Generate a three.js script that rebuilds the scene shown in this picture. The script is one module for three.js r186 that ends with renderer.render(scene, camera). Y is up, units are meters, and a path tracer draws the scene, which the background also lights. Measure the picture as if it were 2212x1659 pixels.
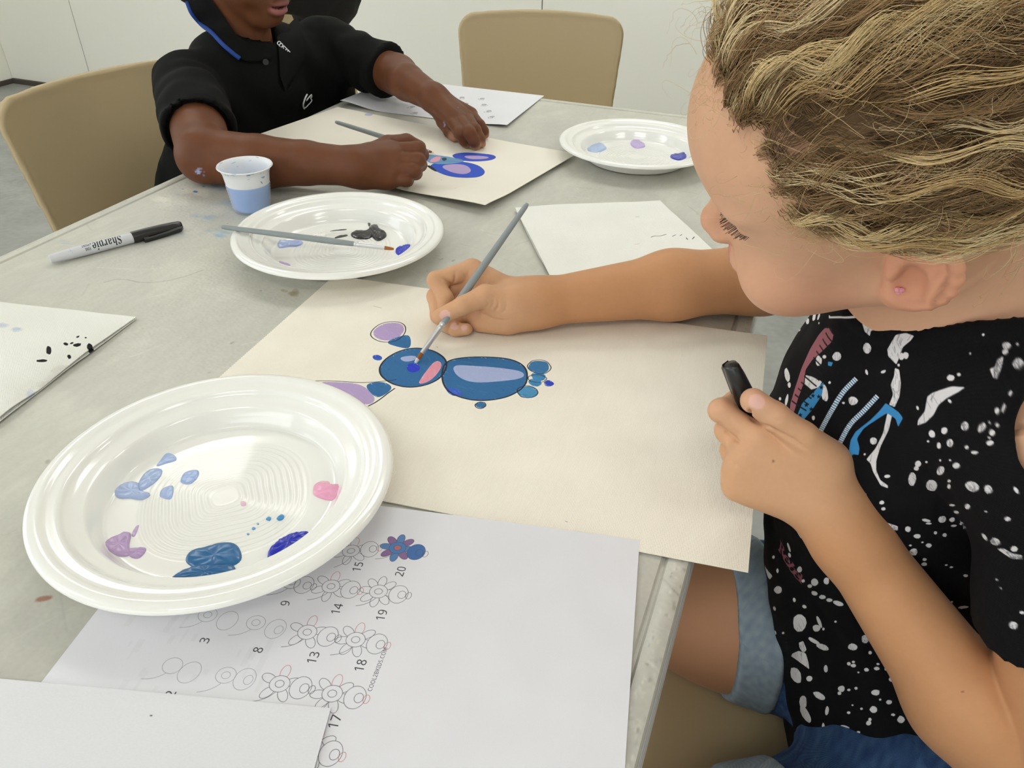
import * as THREE from 'three';
import { mergeGeometries, toCreasedNormals } from 'three/addons/utils/BufferGeometryUtils.js';
import { RoundedBoxGeometry } from 'three/addons/geometries/RoundedBoxGeometry.js';
import { RectAreaLightUniformsLib } from 'three/addons/lights/RectAreaLightUniformsLib.js';
import { ImprovedNoise } from 'three/addons/math/ImprovedNoise.js';

// ---------------------------------------------------------------- camera, sky, light, exposure
const scene = new THREE.Scene();
const renderer = new THREE.WebGLRenderer({ antialias: true });
renderer.toneMapping = THREE.LinearToneMapping;
renderer.toneMappingExposure = 0.96;
renderer.shadowMap.enabled = true;
RectAreaLightUniformsLib.init();

const F = 1642, CX = 1106, CY = 829.5, TOP = 0.74;
const camera = new THREE.PerspectiveCamera(2 * Math.atan(829.5 / F) * 180 / Math.PI, 2212 / 1659, 0.02, 60);
camera.position.set(0, 1.094, 0);
camera.rotation.order = 'YXZ';
camera.rotation.set(-Math.atan((CY + 317) / F), 0, 0.02);
camera.updateMatrixWorld(true);

scene.background = new THREE.Color(0.93, 0.97, 1.0);
scene.backgroundIntensity = 3.4;

// room axes: n runs from the boy's side of the table to the girl's side, u runs along the table away from the camera
const TURN = -Math.atan2(0.355, 0.935), NV = new THREE.Vector3(0.935, 0, 0.355).normalize(), UV = new THREE.Vector3(0.355, 0, -0.935).normalize();
const W = (n, y, u) => new THREE.Vector3(NV.x * n + UV.x * u, y, NV.z * n + UV.z * u);
const ROOM = { n0: -4.19, n1: 3.6, u0: -4.4, u1: 3.12, h: 2.9 };

function areaLight(at, target, w, h, color, intensity) {
  const l = new THREE.RectAreaLight(color, intensity, w, h);
  l.position.copy(at); l.lookAt(target); l.name = 'area_light'; scene.add(l);
  return l;
}
const CEILING_PANELS = [[-2.8, 2.1], [-0.6, 2.1], [1.6, 2.1], [-2.6, -0.9], [0.1, -1.3], [2.2, -0.6]];
const PANEL_POWER = 6.2;

// ---------------------------------------------------------------- small helpers
let seed = 7;
const rnd = () => { seed = (seed + 0x6d2b79f5) | 0; let t = Math.imul(seed ^ (seed >>> 15), 1 | seed); t = (t + Math.imul(t ^ (t >>> 7), 61 | t)) ^ t; return ((t ^ (t >>> 14)) >>> 0) / 4294967296; };
const rr = (a, b) => a + (b - a) * rnd();
const gauss = () => (rnd() + rnd() + rnd() + rnd() - 2) * 0.9;
const V = (x, y, z) => new THREE.Vector3(x, y, z);
const perlin = new ImprovedNoise();
const noise = (x, y, z) => perlin.noise(x + 31.7, y + 17.3, z + 11.9);
const fbm = (x, y, z) => noise(x, y, z) * 0.6 + noise(x * 2.1, y * 2.1, z * 2.1) * 0.3 + noise(x * 4.3, y * 4.3, z * 4.3) * 0.15;
const lerp = (a, b, t) => a + (b - a) * t, clamp = (x, a, b) => Math.min(b, Math.max(a, x)), sstep = (a, b, x) => { const t = clamp((x - a) / (b - a), 0, 1); return t * t * (3 - 2 * t); };
const col = (hex) => new THREE.Color(hex);
const lin = (hex) => { const c = new THREE.Color(hex); return [c.r, c.g, c.b]; };
const mix3 = (a, b, t) => [lerp(a[0], b[0], t), lerp(a[1], b[1], t), lerp(a[2], b[2], t)];

// a pixel of the photograph gives a direction; its distance comes from the surface it lies on
const rayOf = (px, py) => V((px - CX) / F, -(py - CY) / F, -1).applyQuaternion(camera.quaternion);
const at = (px, py, depth) => rayOf(px, py).multiplyScalar(depth).add(camera.position);
const onHeight = (px, py, y) => { const d = rayOf(px, py); return d.multiplyScalar((y - camera.position.y) / d.y).add(camera.position); };
const onTable = (px, py, lift = 0) => onHeight(px, py, TOP + lift);

const taken = {};
const numbered = (name) => { taken[name] = (taken[name] ?? -1) + 1; return taken[name] ? `${name}_${String(taken[name]).padStart(3, '0')}` : name; };
function tag(o, label, category, group, kind) { Object.assign(o.userData, { label, category }); if (group) o.userData.group = group; if (kind) o.userData.kind = kind; return o; }
function mesh(name, geometry, material, parent = scene, top = false) {
  const m = new THREE.Mesh(geometry, material);
  m.name = parent === scene ? numbered(name) : name;
  m.castShadow = m.receiveShadow = true;
  parent.add(m);
  return m;
}
function thing(name, label, category, position = V(0, 0, 0), turn = 0, group) {
  const o = new THREE.Group();
  o.name = numbered(name); o.position.copy(position); o.rotation.y = turn; scene.add(o);
  return tag(o, label, category, group);
}
function structure(name, geometry, material, parent = scene) {
  const m = mesh(name, geometry, material, parent);
  if (parent === scene) m.userData.kind = 'structure';
  return m;
}
const roomTurn = new THREE.Matrix4().makeRotationY(TURN);
// boxes in room axes: n, y, u ranges
function roomBox(n0, n1, y0, y1, u0, u1) {
  const g = new THREE.BoxGeometry(n1 - n0, y1 - y0, u1 - u0);
  g.translate((n0 + n1) / 2, (y0 + y1) / 2, -(u0 + u1) / 2);
  return g.applyMatrix4(roomTurn);
}
const std = (color, roughness = 0.6, more = {}) => new THREE.MeshStandardMaterial({ color, roughness, ...more });
const phys = (color, roughness = 0.5, more = {}) => new THREE.MeshPhysicalMaterial({ color, roughness, ...more });

function canvasOf(w, h, paint) {
  const c = document.createElement('canvas'); c.width = w; c.height = h;
  const x = c.getContext('2d'); paint(x, w, h);
  return c;
}
function canvasTexture(c, srgb = true) {
  const t = new THREE.CanvasTexture(c);
  if (srgb) t.colorSpace = THREE.SRGBColorSpace;
  t.magFilter = THREE.LinearFilter; t.anisotropy = 8;
  return t;
}
// tiling noise field as a grey DataTexture
function noiseTexture(size, f, repeat = true) {
  const d = new Uint8Array(size * size * 4);
  for (let j = 0; j < size; j++) for (let i = 0; i < size; i++) {
    const v = clamp(f(i / size, j / size), 0, 1) * 255, k = (j * size + i) * 4;
    d[k] = d[k + 1] = d[k + 2] = v; d[k + 3] = 255;
  }
  const t = new THREE.DataTexture(d, size, size);
  t.magFilter = THREE.LinearFilter; if (repeat) t.wrapS = t.wrapT = THREE.RepeatWrapping; t.needsUpdate = true;
  return t;
}
// tileable fbm on a torus-like lookup
function tileNoise(u, v, p, z = 0) {
  const s = (a, b) => noise(a * p, b * p, z);
  return s(u, v) * (1 - u) * (1 - v) + s(u - 1, v) * u * (1 - v) + s(u, v - 1) * (1 - u) * v + s(u - 1, v - 1) * u * v;
}

// ---------------------------------------------------------------- signed distances and surface nets
const smin = (a, b, k) => { const h = Math.max(k - Math.abs(a - b), 0) / k; return Math.min(a, b) - h * h * k * 0.25; };
const smax = (a, b, k) => -smin(-a, -b, k);
function roundCone(a, b, r1, r2) {
  const bax = b.x - a.x, bay = b.y - a.y, baz = b.z - a.z, l2 = bax * bax + bay * bay + baz * baz, dr = r1 - r2, a2 = l2 - dr * dr, il2 = 1 / l2;
  const ax = a.x, ay = a.y, az = a.z;
  if (a2 <= 0) { const c = r1 > r2 ? a : b, r = Math.max(r1, r2); return (x, y, z) => Math.hypot(x - c.x, y - c.y, z - c.z) - r; }
  return (x, y, z) => {
    const px = x - ax, py = y - ay, pz = z - az, yy = px * bax + py * bay + pz * baz, zz = yy - l2;
    const qx = px * l2 - bax * yy, qy = py * l2 - bay * yy, qz = pz * l2 - baz * yy, x2 = qx * qx + qy * qy + qz * qz;
    const y2 = yy * yy * l2, z2 = zz * zz * l2, k = Math.sign(dr) * dr * dr * x2;
    if (Math.sign(zz) * a2 * z2 > k) return Math.sqrt(x2 + z2) * il2 - r2;
    if (Math.sign(yy) * a2 * y2 < k) return Math.sqrt(x2 + y2) * il2 - r1;
    return (Math.sqrt(x2 * a2 * il2) + yy * dr) * il2 - r1;
  };
}
// a chain of round cones; joints are [Vector3, radius]
function chain(joints, k = 0.004) {
  const parts = [];
  for (let i = 0; i + 1 < joints.length; i++) parts.push(roundCone(joints[i][0], joints[i + 1][0], joints[i][1], joints[i + 1][1]));
  return (x, y, z) => { let d = parts[0](x, y, z); for (let i = 1; i < parts.length; i++) d = smin(d, parts[i](x, y, z), k); return d; };
}
// an ellipsoid with its own axes ex, ey, ez (unit vectors)
function ellipsoid(c, rx, ry, rz, ex = V(1, 0, 0), ey = V(0, 1, 0), ez = V(0, 0, 1)) {
  return (x, y, z) => {
    const px = x - c.x, py = y - c.y, pz = z - c.z;
    const a = (px * ex.x + py * ex.y + pz * ex.z), b = (px * ey.x + py * ey.y + pz * ey.z), d = (px * ez.x + py * ez.y + pz * ez.z);
    const k0 = Math.sqrt(a * a / (rx * rx) + b * b / (ry * ry) + d * d / (rz * rz)), k1 = Math.sqrt(a * a / (rx ** 4) + b * b / (ry ** 4) + d * d / (rz ** 4));
    return k1 < 1e-9 ? -Math.min(rx, ry, rz) : k0 * (k0 - 1) / k1;
  };
}
const blend = (k, ...fs) => (x, y, z) => { let d = fs[0](x, y, z); for (let i = 1; i < fs.length; i++) d = smin(d, fs[i](x, y, z), k); return d; };
// skips a costly shape while the point is outside a sphere round it
const bounded = (f, c, R) => (x, y, z) => { const q = Math.sqrt((x - c.x) ** 2 + (y - c.y) ** 2 + (z - c.z) ** 2) - R; return q > 0.012 ? q : f(x, y, z); };
function surface(sdf, lo, hi, h, colour) {
  const T0 = Date.now();
  const B = 4, nx = Math.ceil((hi.x - lo.x) / h / B) * B + 1, ny = Math.ceil((hi.y - lo.y) / h / B) * B + 1, nz = Math.ceil((hi.z - lo.z) / h / B) * B + 1;
  const g = new Float32Array(nx * ny * nz).fill(NaN), at3 = (i, j, k) => (k * ny + j) * nx + i, reach = B * h * 0.87 * 1.3 + 0.0015;
  for (let k = 0; k < nz - 1; k += B) for (let j = 0; j < ny - 1; j += B) for (let i = 0; i < nx - 1; i += B) {
    const d = sdf(lo.x + (i + B / 2) * h, lo.y + (j + B / 2) * h, lo.z + (k + B / 2) * h), far = Math.abs(d) > reach;
    for (let c = 0; c <= B; c++) for (let b = 0; b <= B; b++) for (let a = 0; a <= B; a++) {
      const q = at3(i + a, j + b, k + c);
      if (far) { if (g[q] !== g[q]) g[q] = d; } else g[q] = sdf(lo.x + (i + a) * h, lo.y + (j + b) * h, lo.z + (k + c) * h);
    }
  }
  const id = new Int32Array(nx * ny * nz).fill(-1), pos = [], index = [];
  const E = [[0, 1], [2, 3], [4, 5], [6, 7], [0, 2], [1, 3], [4, 6], [5, 7], [0, 4], [1, 5], [2, 6], [3, 7]], val = new Float32Array(8);
  for (let k = 0; k < nz - 1; k++) for (let j = 0; j < ny - 1; j++) for (let i = 0; i < nx - 1; i++) {
    let neg = 0;
    for (let c = 0; c < 8; c++) { val[c] = g[at3(i + (c & 1), j + ((c >> 1) & 1), k + (c >> 2))]; if (val[c] < 0) neg++; }
    if (neg === 0 || neg === 8) continue;
    let x = 0, y = 0, z = 0, m = 0;
    for (const [p, q] of E) {
      if ((val[p] < 0) === (val[q] < 0)) continue;
      const t = val[p] / (val[p] - val[q]);
      x += lerp(p & 1, q & 1, t); y += lerp((p >> 1) & 1, (q >> 1) & 1, t); z += lerp(p >> 2, q >> 2, t); m++;
    }
    id[at3(i, j, k)] = pos.length / 3;
    pos.push(lo.x + (i + x / m) * h, lo.y + (j + y / m) * h, lo.z + (k + z / m) * h);
  }
  const quad = (a, b, c, d, flip) => { if (a < 0 || b < 0 || c < 0 || d < 0) return; if (flip) index.push(a, c, b, a, d, c); else index.push(a, b, c, a, c, d); };
  for (let k = 1; k < nz - 1; k++) for (let j = 1; j < ny - 1; j++) for (let i = 1; i < nx - 1; i++) {
    const s = g[at3(i, j, k)] < 0;
    if (s !== g[at3(i + 1, j, k)] < 0) quad(id[at3(i, j - 1, k - 1)], id[at3(i, j, k - 1)], id[at3(i, j, k)], id[at3(i, j - 1, k)], !s);
    if (s !== g[at3(i, j + 1, k)] < 0) quad(id[at3(i - 1, j, k - 1)], id[at3(i - 1, j, k)], id[at3(i, j, k)], id[at3(i, j, k - 1)], !s);
    if (s !== g[at3(i, j, k + 1)] < 0) quad(id[at3(i - 1, j - 1, k)], id[at3(i, j - 1, k)], id[at3(i, j, k)], id[at3(i - 1, j, k)], !s);
  }
  const n = pos.length / 3, P = new Float32Array(pos), N = new Float32Array(pos.length), e = h * 0.7;
  for (let v = 0; v < n; v++) {
    const x = P[v * 3], y = P[v * 3 + 1], z = P[v * 3 + 2];
    // four samples on a tetrahedron give the slope
    const s1 = sdf(x + e, y - e, z - e), s2 = sdf(x - e, y - e, z + e), s3 = sdf(x - e, y + e, z - e), s4 = sdf(x + e, y + e, z + e);
    const a = s1 - s2 - s3 + s4, b = -s1 - s2 + s3 + s4, c = -s1 + s2 - s3 + s4;
    const l = Math.hypot(a, b, c) || 1; N[v * 3] = a / l; N[v * 3 + 1] = b / l; N[v * 3 + 2] = c / l;
  }
  const out = new THREE.BufferGeometry();
  out.setAttribute('position', new THREE.BufferAttribute(P, 3));
  out.setAttribute('normal', new THREE.BufferAttribute(N, 3));
  out.setIndex(index);
  if (colour) {
    const C = new Float32Array(n * 3);
    for (let v = 0; v < n; v++) { const c = colour(P[v * 3], P[v * 3 + 1], P[v * 3 + 2], N[v * 3], N[v * 3 + 1], N[v * 3 + 2]); C[v * 3] = c[0]; C[v * 3 + 1] = c[1]; C[v * 3 + 2] = c[2]; }
    out.setAttribute('color', new THREE.BufferAttribute(C, 3));
  }
  if (globalThis.LOGT) console.log('surface', n, Date.now() - T0);
  return out;
}
function tube(points, r, seg = 40, sides = 8, closed = false) {
  return new THREE.TubeGeometry(new THREE.CatmullRomCurve3(points, closed), seg, r, sides, closed);
}
const lathe = (profile, seg = 64) => new THREE.LatheGeometry(profile.map(([r, y]) => new THREE.Vector2(r, y)), seg);

// ---------------------------------------------------------------- the room
const plasterBump = noiseTexture(256, (u, v) => 0.5 + tileNoise(u, v, 24) * 0.5 + tileNoise(u, v, 60, 3) * 0.3);
const wallMat = std(col('#efeee4'), 0.62, { bumpMap: plasterBump, bumpScale: 0.0006 });
const wallDark = std(col('#8f8e86'), 0.7);
const floorTex = canvasTexture(canvasOf(1024, 1024, (x, w, h) => {
  const im = x.createImageData(w, h);
  for (let j = 0; j < h; j++) for (let i = 0; i < w; i++) {
    const u = i / w, v = j / h, q = tileNoise(u, v, 6) * 26 + tileNoise(u, v, 17, 5) * 14 + tileNoise(u, v, 70, 9) * 12, k = (j * w + i) * 4;
    im.data[k] = 150 + q; im.data[k + 1] = 152 + q; im.data[k + 2] = 148 + q; im.data[k + 3] = 255;
  }
  x.putImageData(im, 0, 0);
}));
floorTex.wrapS = floorTex.wrapT = THREE.RepeatWrapping; floorTex.repeat.set(6, 6);
const floorMat = std(0xffffff, 0.45, { map: floorTex });
{
  const { n0, n1, u0, u1, h } = ROOM, T = 0.14;
  structure('floor', roomBox(n0 - T, n1 + T, -0.1, 0, u0 - T, u1 + T), floorMat);
  structure('ceiling', roomBox(n0 - T, n1 + T, h, h + 0.12, u0 - T, u1 + T), std(col('#eeeeea'), 0.85));
  // the far wall: a slab clad with tall white panels, the seams where the photograph shows them
  const wb = structure('wall_back', roomBox(n0 - T, n1 + T, 0, h, u1 + 0.012, u1 + T), wallDark);
  const seamN = (px, py) => { const d = rayOf(px, py), t = (u1 - camera.position.dot(UV)) / d.dot(UV); return camera.position.clone().addScaledVector(d, t).dot(NV); };
  const sa = seamN(165, 60), sb = seamN(1171, 10), count = Math.max(1, Math.round((sb - sa) / 1.2)), step = (sb - sa) / count, seams = [n0];
  for (let s = sa - step * 6; s < n1; s += step) if (s > n0 + 0.2 && s < n1 - 0.2) seams.push(s);
  seams.push(n1);
  for (let i = 0; i + 1 < seams.length; i++) structure('panel', roomBox(seams[i] + 0.0025, seams[i + 1] - 0.0025, 0.026, h, u1, u1 + 0.011), wallMat, wb);
  // the left wall, with a wide window beyond the frame
  const wl = [[u0 - T, u1 + T, 0, 0.9], [u0 - T, u1 + T, 2.45, h], [u0 - T, -3.4, 0.9, 2.45], [0.9, u1 + T, 0.9, 2.45]];
  structure('wall_left', mergeGeometries(wl.map(([a, b, y0, y1]) => roomBox(n0 - T, n0, y0, y1, a, b))), wallMat);
  structure('wall_right', roomBox(n1, n1 + T, 0, h, u0 - T, u1 + T), wallMat);
  const wn = [[n0 - T, n1 + T, 0, 0.85], [n0 - T, n1 + T, 2.5, h], [n0 - T, -3.4, 0.85, 2.5], [2.6, n1 + T, 0.85, 2.5]];
  structure('wall_near', mergeGeometries(wn.map(([a, b, y0, y1]) => roomBox(a, b, y0, y1, u0 - T, u0))), wallMat);
  structure('baseboard_back', roomBox(n0, n1, 0, 0.024, u1 - 0.012, u1 + 0.011), std(col('#4b463f'), 0.5));
  structure('baseboard_left', roomBox(n0, n0 + 0.012, 0, 0.024, u0, u1), std(col('#4b463f'), 0.5));
  // window frames: mullions across both openings
  const frameMat = std(col('#e8e8e4'), 0.4), glass = phys(0xffffff, 0.02, { transmission: 1, thickness: 0, ior: 1.45 });
  const w1 = structure('window_1', mergeGeometries([-3.4, -2.2, -1, 0.2, 1.4, 2.55].map((a) => roomBox(a, a + 0.05, 0.85, 2.5, u0 - 0.09, u0 - 0.04)).concat([[0.85, 0.9], [2.45, 2.5]].map(([a, b]) => roomBox(-3.4, 2.6, a, b, u0 - 0.09, u0 - 0.04)))), frameMat);
  for (let i = 0; i < 5; i++) structure('pane', roomBox(-3.35 + i * 1.2, -2.2 + i * 1.19, 0.9, 2.45, u0 - 0.067, u0 - 0.063), glass, w1);
  const w2 = structure('window_2', mergeGeometries([-3.4, -1.98, -0.55, 0.85].map((a) => roomBox(n0 - 0.09, n0 - 0.04, 0.9, 2.45, a, a + 0.05)).concat([[0.9, 0.95], [2.4, 2.45]].map(([a, b]) => roomBox(n0 - 0.09, n0 - 0.04, a, b, -3.4, 0.9)))), frameMat);
  for (let i = 0; i < 3; i++) structure('pane', roomBox(n0 - 0.067, n0 - 0.063, 0.95, 2.4, -3.35 + i * 1.42, -1.98 + i * 1.42), glass, w2);
  // ceiling light panels
  for (const [n, u] of CEILING_PANELS) {
    const t = thing('ceiling_light', 'flat white ceiling light panel with slim frame', 'light', W(n, h, u), TURN, 'ceiling light panels');
    const rim = [[-0.62, 0.62, 0.28, 0.31], [-0.62, 0.62, -0.31, -0.28], [-0.62, -0.59, -0.28, 0.28], [0.59, 0.62, -0.28, 0.28]].map(([a, b, c, d]) => { const g = new THREE.BoxGeometry(b - a, 0.03, d - c); g.translate((a + b) / 2, -0.015, (c + d) / 2); return g; });
    mesh('frame', mergeGeometries(rim), frameMat, t);
    const dif = new THREE.BoxGeometry(1.18, 0.012, 0.56); dif.translate(0, -0.012, 0);
    mesh('diffuser', dif, std(0xffffff, 0.6, { emissive: new THREE.Color(1, 0.98, 0.94), emissiveIntensity: 1.5 }), t);
    areaLight(W(n, h - 0.035, u), W(n, 0, u), 1.16, 0.54, new THREE.Color(1, 0.975, 0.93), PANEL_POWER);
  }
}

// ---------------------------------------------------------------- the table
const TABLE = { n0: -0.762, n1: -0.008, u0: -0.515, u1: 1.318 };
const tw = TABLE.n1 - TABLE.n0, tl = TABLE.u1 - TABLE.u0;
{
  const TPX = 1000;   // texels per metre
  const px2tex = (px, py) => { const p = onTable(px, py); return [(p.dot(NV) - TABLE.n0) * TPX, (TABLE.u1 - p.dot(UV)) * TPX]; };
  const cw = Math.round(tw * TPX), ch = Math.round(tl * TPX);
  const topTex = canvasTexture(canvasOf(cw, ch, (x, w, h) => {
    const im = x.createImageData(w, h);
    for (let j = 0; j < h; j++) for (let i = 0; i < w; i++) {
      const a = i / TPX, b = j / TPX, n1 = fbm(a * 7, b * 5, 1), n2 = noise(a * 22, b * 14, 4) * 0.7 + noise(a * 50, b * 30, 5) * 0.35, n3 = noise(a * 160, b * 60, 8), n4 = noise(a * 420, b * 420, 2), k = (j * w + i) * 4;
      const scuff = sstep(0.18, 0.42, n2 + n1 * 0.5), q = n1 * 8 + n2 * 7 + n3 * 5 + n4 * 4 + scuff * 3.5;
      im.data[k] = 196 + q; im.data[k + 1] = 195 + q; im.data[k + 2] = 184 + q * 0.95 - n1 * 4; im.data[k + 3] = 255;
    }
    x.putImageData(im, 0, 0);
    x.lineCap = 'round';
    // fine scratches and grey rubbed marks
    for (let i = 0; i < 420; i++) {
      const cx = rnd() * w, cy = rnd() * h, l = rr(4, 46), a = rr(-0.7, 0.7) + (rnd() < 0.3 ? 1.5 : 0);
      x.strokeStyle = rnd() < 0.5 ? `rgba(240,240,232,${rr(0.08, 0.3)})` : `rgba(130,130,122,${rr(0.06, 0.28)})`; x.lineWidth = rr(0.6, 2.2);
      x.beginPath(); x.moveTo(cx, cy); x.quadraticCurveTo(cx + l * 0.5 * Math.cos(a) + rr(-4, 4), cy + l * 0.5 * Math.sin(a) + rr(-4, 4), cx + l * Math.cos(a), cy + l * Math.sin(a)); x.stroke();
    }
    for (let i = 0; i < 160; i++) { x.fillStyle = `rgba(105,104,96,${rr(0.08, 0.4)})`; x.beginPath(); x.ellipse(rnd() * w, rnd() * h, rr(0.6, 3), rr(0.5, 1.6), rnd() * 3, 0, 7); x.fill(); }
    // worn pale lip and dark specks along both long edges
    for (let i = 0; i < 1500; i++) { const e = rnd() < 0.75, X = e ? w - Math.abs(gauss()) * 9 - 3 : Math.abs(gauss()) * 9 + 3, Y = rnd() * h; x.fillStyle = rnd() < 0.7 ? `rgba(236,235,226,${rr(0.15, 0.45)})` : `rgba(110,108,98,${rr(0.15, 0.5)})`; x.beginPath(); x.ellipse(X, Y, rr(0.3, 0.9), rr(0.5, 2.2), rr(-0.3, 0.3), 0, 7); x.fill(); }
    // dried paint: washed blue-grey smears near the cup, white rubs, a brown spot, a pencil line
    const smear = (px, py, rx, ry, c, n = 18) => {
      const [X, Y] = px2tex(px, py);
      for (let i = 0; i < n; i++) {
        x.fillStyle = c; x.beginPath();
        const ox = X + gauss() * rx, oy = Y + gauss() * ry, m = 7, s = rr(0.25, 0.8), a0 = rnd() * 6;
        for (let q = 0; q <= m; q++) { const a = a0 + q / m * 6.283, d = rr(0.5, 1); x.lineTo(ox + Math.cos(a) * rx * s * d, oy + Math.sin(a) * ry * s * d); }
        x.closePath(); x.fill();
      }
    };
    smear(470, 405, 20, 10, 'rgba(150,170,190,0.16)'); smear(500, 440, 18, 12, 'rgba(140,165,190,0.16)'); smear(440, 470, 16, 7, 'rgba(130,165,195,0.22)', 14); smear(480, 505, 14, 8, 'rgba(135,170,195,0.3)', 14);
    smear(430, 415, 24, 14, 'rgba(225,222,206,0.3)'); smear(350, 430, 26, 12, 'rgba(222,219,204,0.22)'); smear(560, 480, 20, 10, 'rgba(222,219,206,0.25)');
    smear(370, 505, 18, 5, 'rgba(150,175,205,0.18)', 9); smear(130, 520, 16, 6, 'rgba(160,175,190,0.14)', 9);
    for (const [px, py, r, c] of [[422, 414, 4, '#5f86c4'], [405, 380, 2, '#6a86b8'], [440, 403, 2.5, '#6b93c8'], [458, 396, 2, '#7d9cc6'], [395, 408, 1.6, '#7d9cc6']]) { const [X, Y] = px2tex(px, py); x.fillStyle = c; x.beginPath(); x.ellipse(X, Y, r, r * 0.6, 0.4, 0, 7); x.fill(); }
    { const [X, Y] = px2tex(95, 1293); x.fillStyle = 'rgba(150,95,75,0.75)'; x.beginPath(); x.ellipse(X, Y, 4.5, 2, -0.6, 0, 7); x.fill(); }
    { const [X, Y] = px2tex(627, 630); x.fillStyle = 'rgba(150,140,115,0.5)'; for (let i = 0; i < 7; i++) { x.beginPath(); x.ellipse(X + rr(-7, 7), Y + rr(-4, 4), rr(3, 8), rr(2, 4), rnd(), 0, 7); x.fill(); } }
    x.strokeStyle = 'rgba(110,112,112,0.42)'; x.lineWidth = 1.1; x.beginPath();
    [[225, 610], [250, 603], [275, 604], [300, 610], [330, 610], [365, 606], [400, 597], [440, 583]].forEach(([px, py], i) => { const [X, Y] = px2tex(px, py); i ? x.lineTo(X, Y) : x.moveTo(X, Y); }); x.stroke();
  }));
  const bump = noiseTexture(256, (u, v) => 0.5 + tileNoise(u, v, 40) * 0.5);
  bump.repeat.set(6, 14);
  const topMat = std(0xffffff, 0.38, { map: topTex, bumpMap: bump, bumpScale: 0.0003 }), edgeMat = std(col('#c6c8c5'), 0.5, { bumpMap: bump, bumpScale: 0.0006 }), legMat = std(col('#8d9196'), 0.35, { metalness: 0.6 });
  const t = thing('folding_table', 'long pale grey plastic folding table covered with paint marks', 'table', W((TABLE.n0 + TABLE.n1) / 2, 0, (TABLE.u0 + TABLE.u1) / 2), TURN);
  // top profile across the edge: flat field, shallow groove, rounded lip, side
  const prof = [[0, 0], [0.0560, 0], [0.0585, -0.0005], [0.0597, -0.0026], [0.0615, -0.0028], [0.0630, -0.0004], [0.0650, 0.0004], [0.0725, 0.0002], [0.0748, -0.0008], [0.0756, -0.0030]], sideProf = [[0.0756, -0.0030], [0.0762, -0.0090], [0.0755, -0.0096], [0.0755, -0.0112], [0.0764, -0.0118], [0.0767, -0.0250], [0.0759, -0.0256], [0.0759, -0.0272], [0.0768, -0.0278], [0.0775, -0.0440], [0.0740, -0.0460]];
  const INSET = 0.0775;
  const outline = (d) => {   // rounded rectangle pushed out by d from the inner rectangle
    const pts = [], hx = tw / 2 - INSET, hz = tl / 2 - INSET;
    for (const [sx, sz, a0] of [[1, 1, 0], [-1, 1, 90], [-1, -1, 180], [1, -1, 270]]) for (let q = 0; q <= 8; q++) { const a = (a0 + q / 8 * 90) * Math.PI / 180; pts.push([sx * hx + Math.cos(a) * d, sz * hz + Math.sin(a) * d]); }
    return pts;
  };
  const band = (pr, filled) => {
    const P = [], UVs = [], idx = [], rings = pr.map(([d, y]) => outline(Math.max(d, 1e-4)).map(([px, pz]) => [px, y, pz])), M = rings[0].length;
    rings.forEach((r) => r.forEach(([px, y, pz]) => { P.push(px, TOP + y, pz); UVs.push((px + tw / 2) / tw, 0.5 - pz / tl); }));
    for (let i = 0; i + 1 < rings.length; i++) for (let j = 0; j < M; j++) { const a = i * M + j, b = i * M + (j + 1) % M, c = a + M, d = b + M; idx.push(a, b, c, b, d, c); }
    if (filled) { const field = P.length / 3; P.push(0, TOP, 0); UVs.push(0.5, 0.5); for (let j = 0; j < M; j++) idx.push(field, (j + 1) % M, j); }
    const g = new THREE.BufferGeometry(); g.setAttribute('position', new THREE.Float32BufferAttribute(P, 3)); g.setAttribute('uv', new THREE.Float32BufferAttribute(UVs, 2)); g.setIndex(idx);
    return toCreasedNormals(g, 0.5);
  };
  mesh('table_top', band(prof, true), topMat, t);
  mesh('side_band', band(sideProf, false), edgeMat, t).userData.label = 'ribbed grey table edge';
  const under = new THREE.BoxGeometry(tw - 0.02, 0.004, tl - 0.02); under.translate(0, TOP - 0.044, 0); mesh('underside', under, edgeMat, t);
  for (const s of [-1, 1]) for (const q of [-1, 1]) { const l = new THREE.CylinderGeometry(0.0125, 0.0125, TOP - 0.046, 14); l.translate(q * (tw / 2 - 0.1), (TOP - 0.046) / 2, s * (tl / 2 - 0.18)); mesh('leg', l, legMat, t); }
  for (const s of [-1, 1]) { const l = new THREE.CylinderGeometry(0.01, 0.01, tw - 0.2, 12); l.rotateZ(Math.PI / 2); l.translate(0, 0.2, s * (tl / 2 - 0.18)); mesh('crossbar', l, legMat, t); }
}

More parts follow.
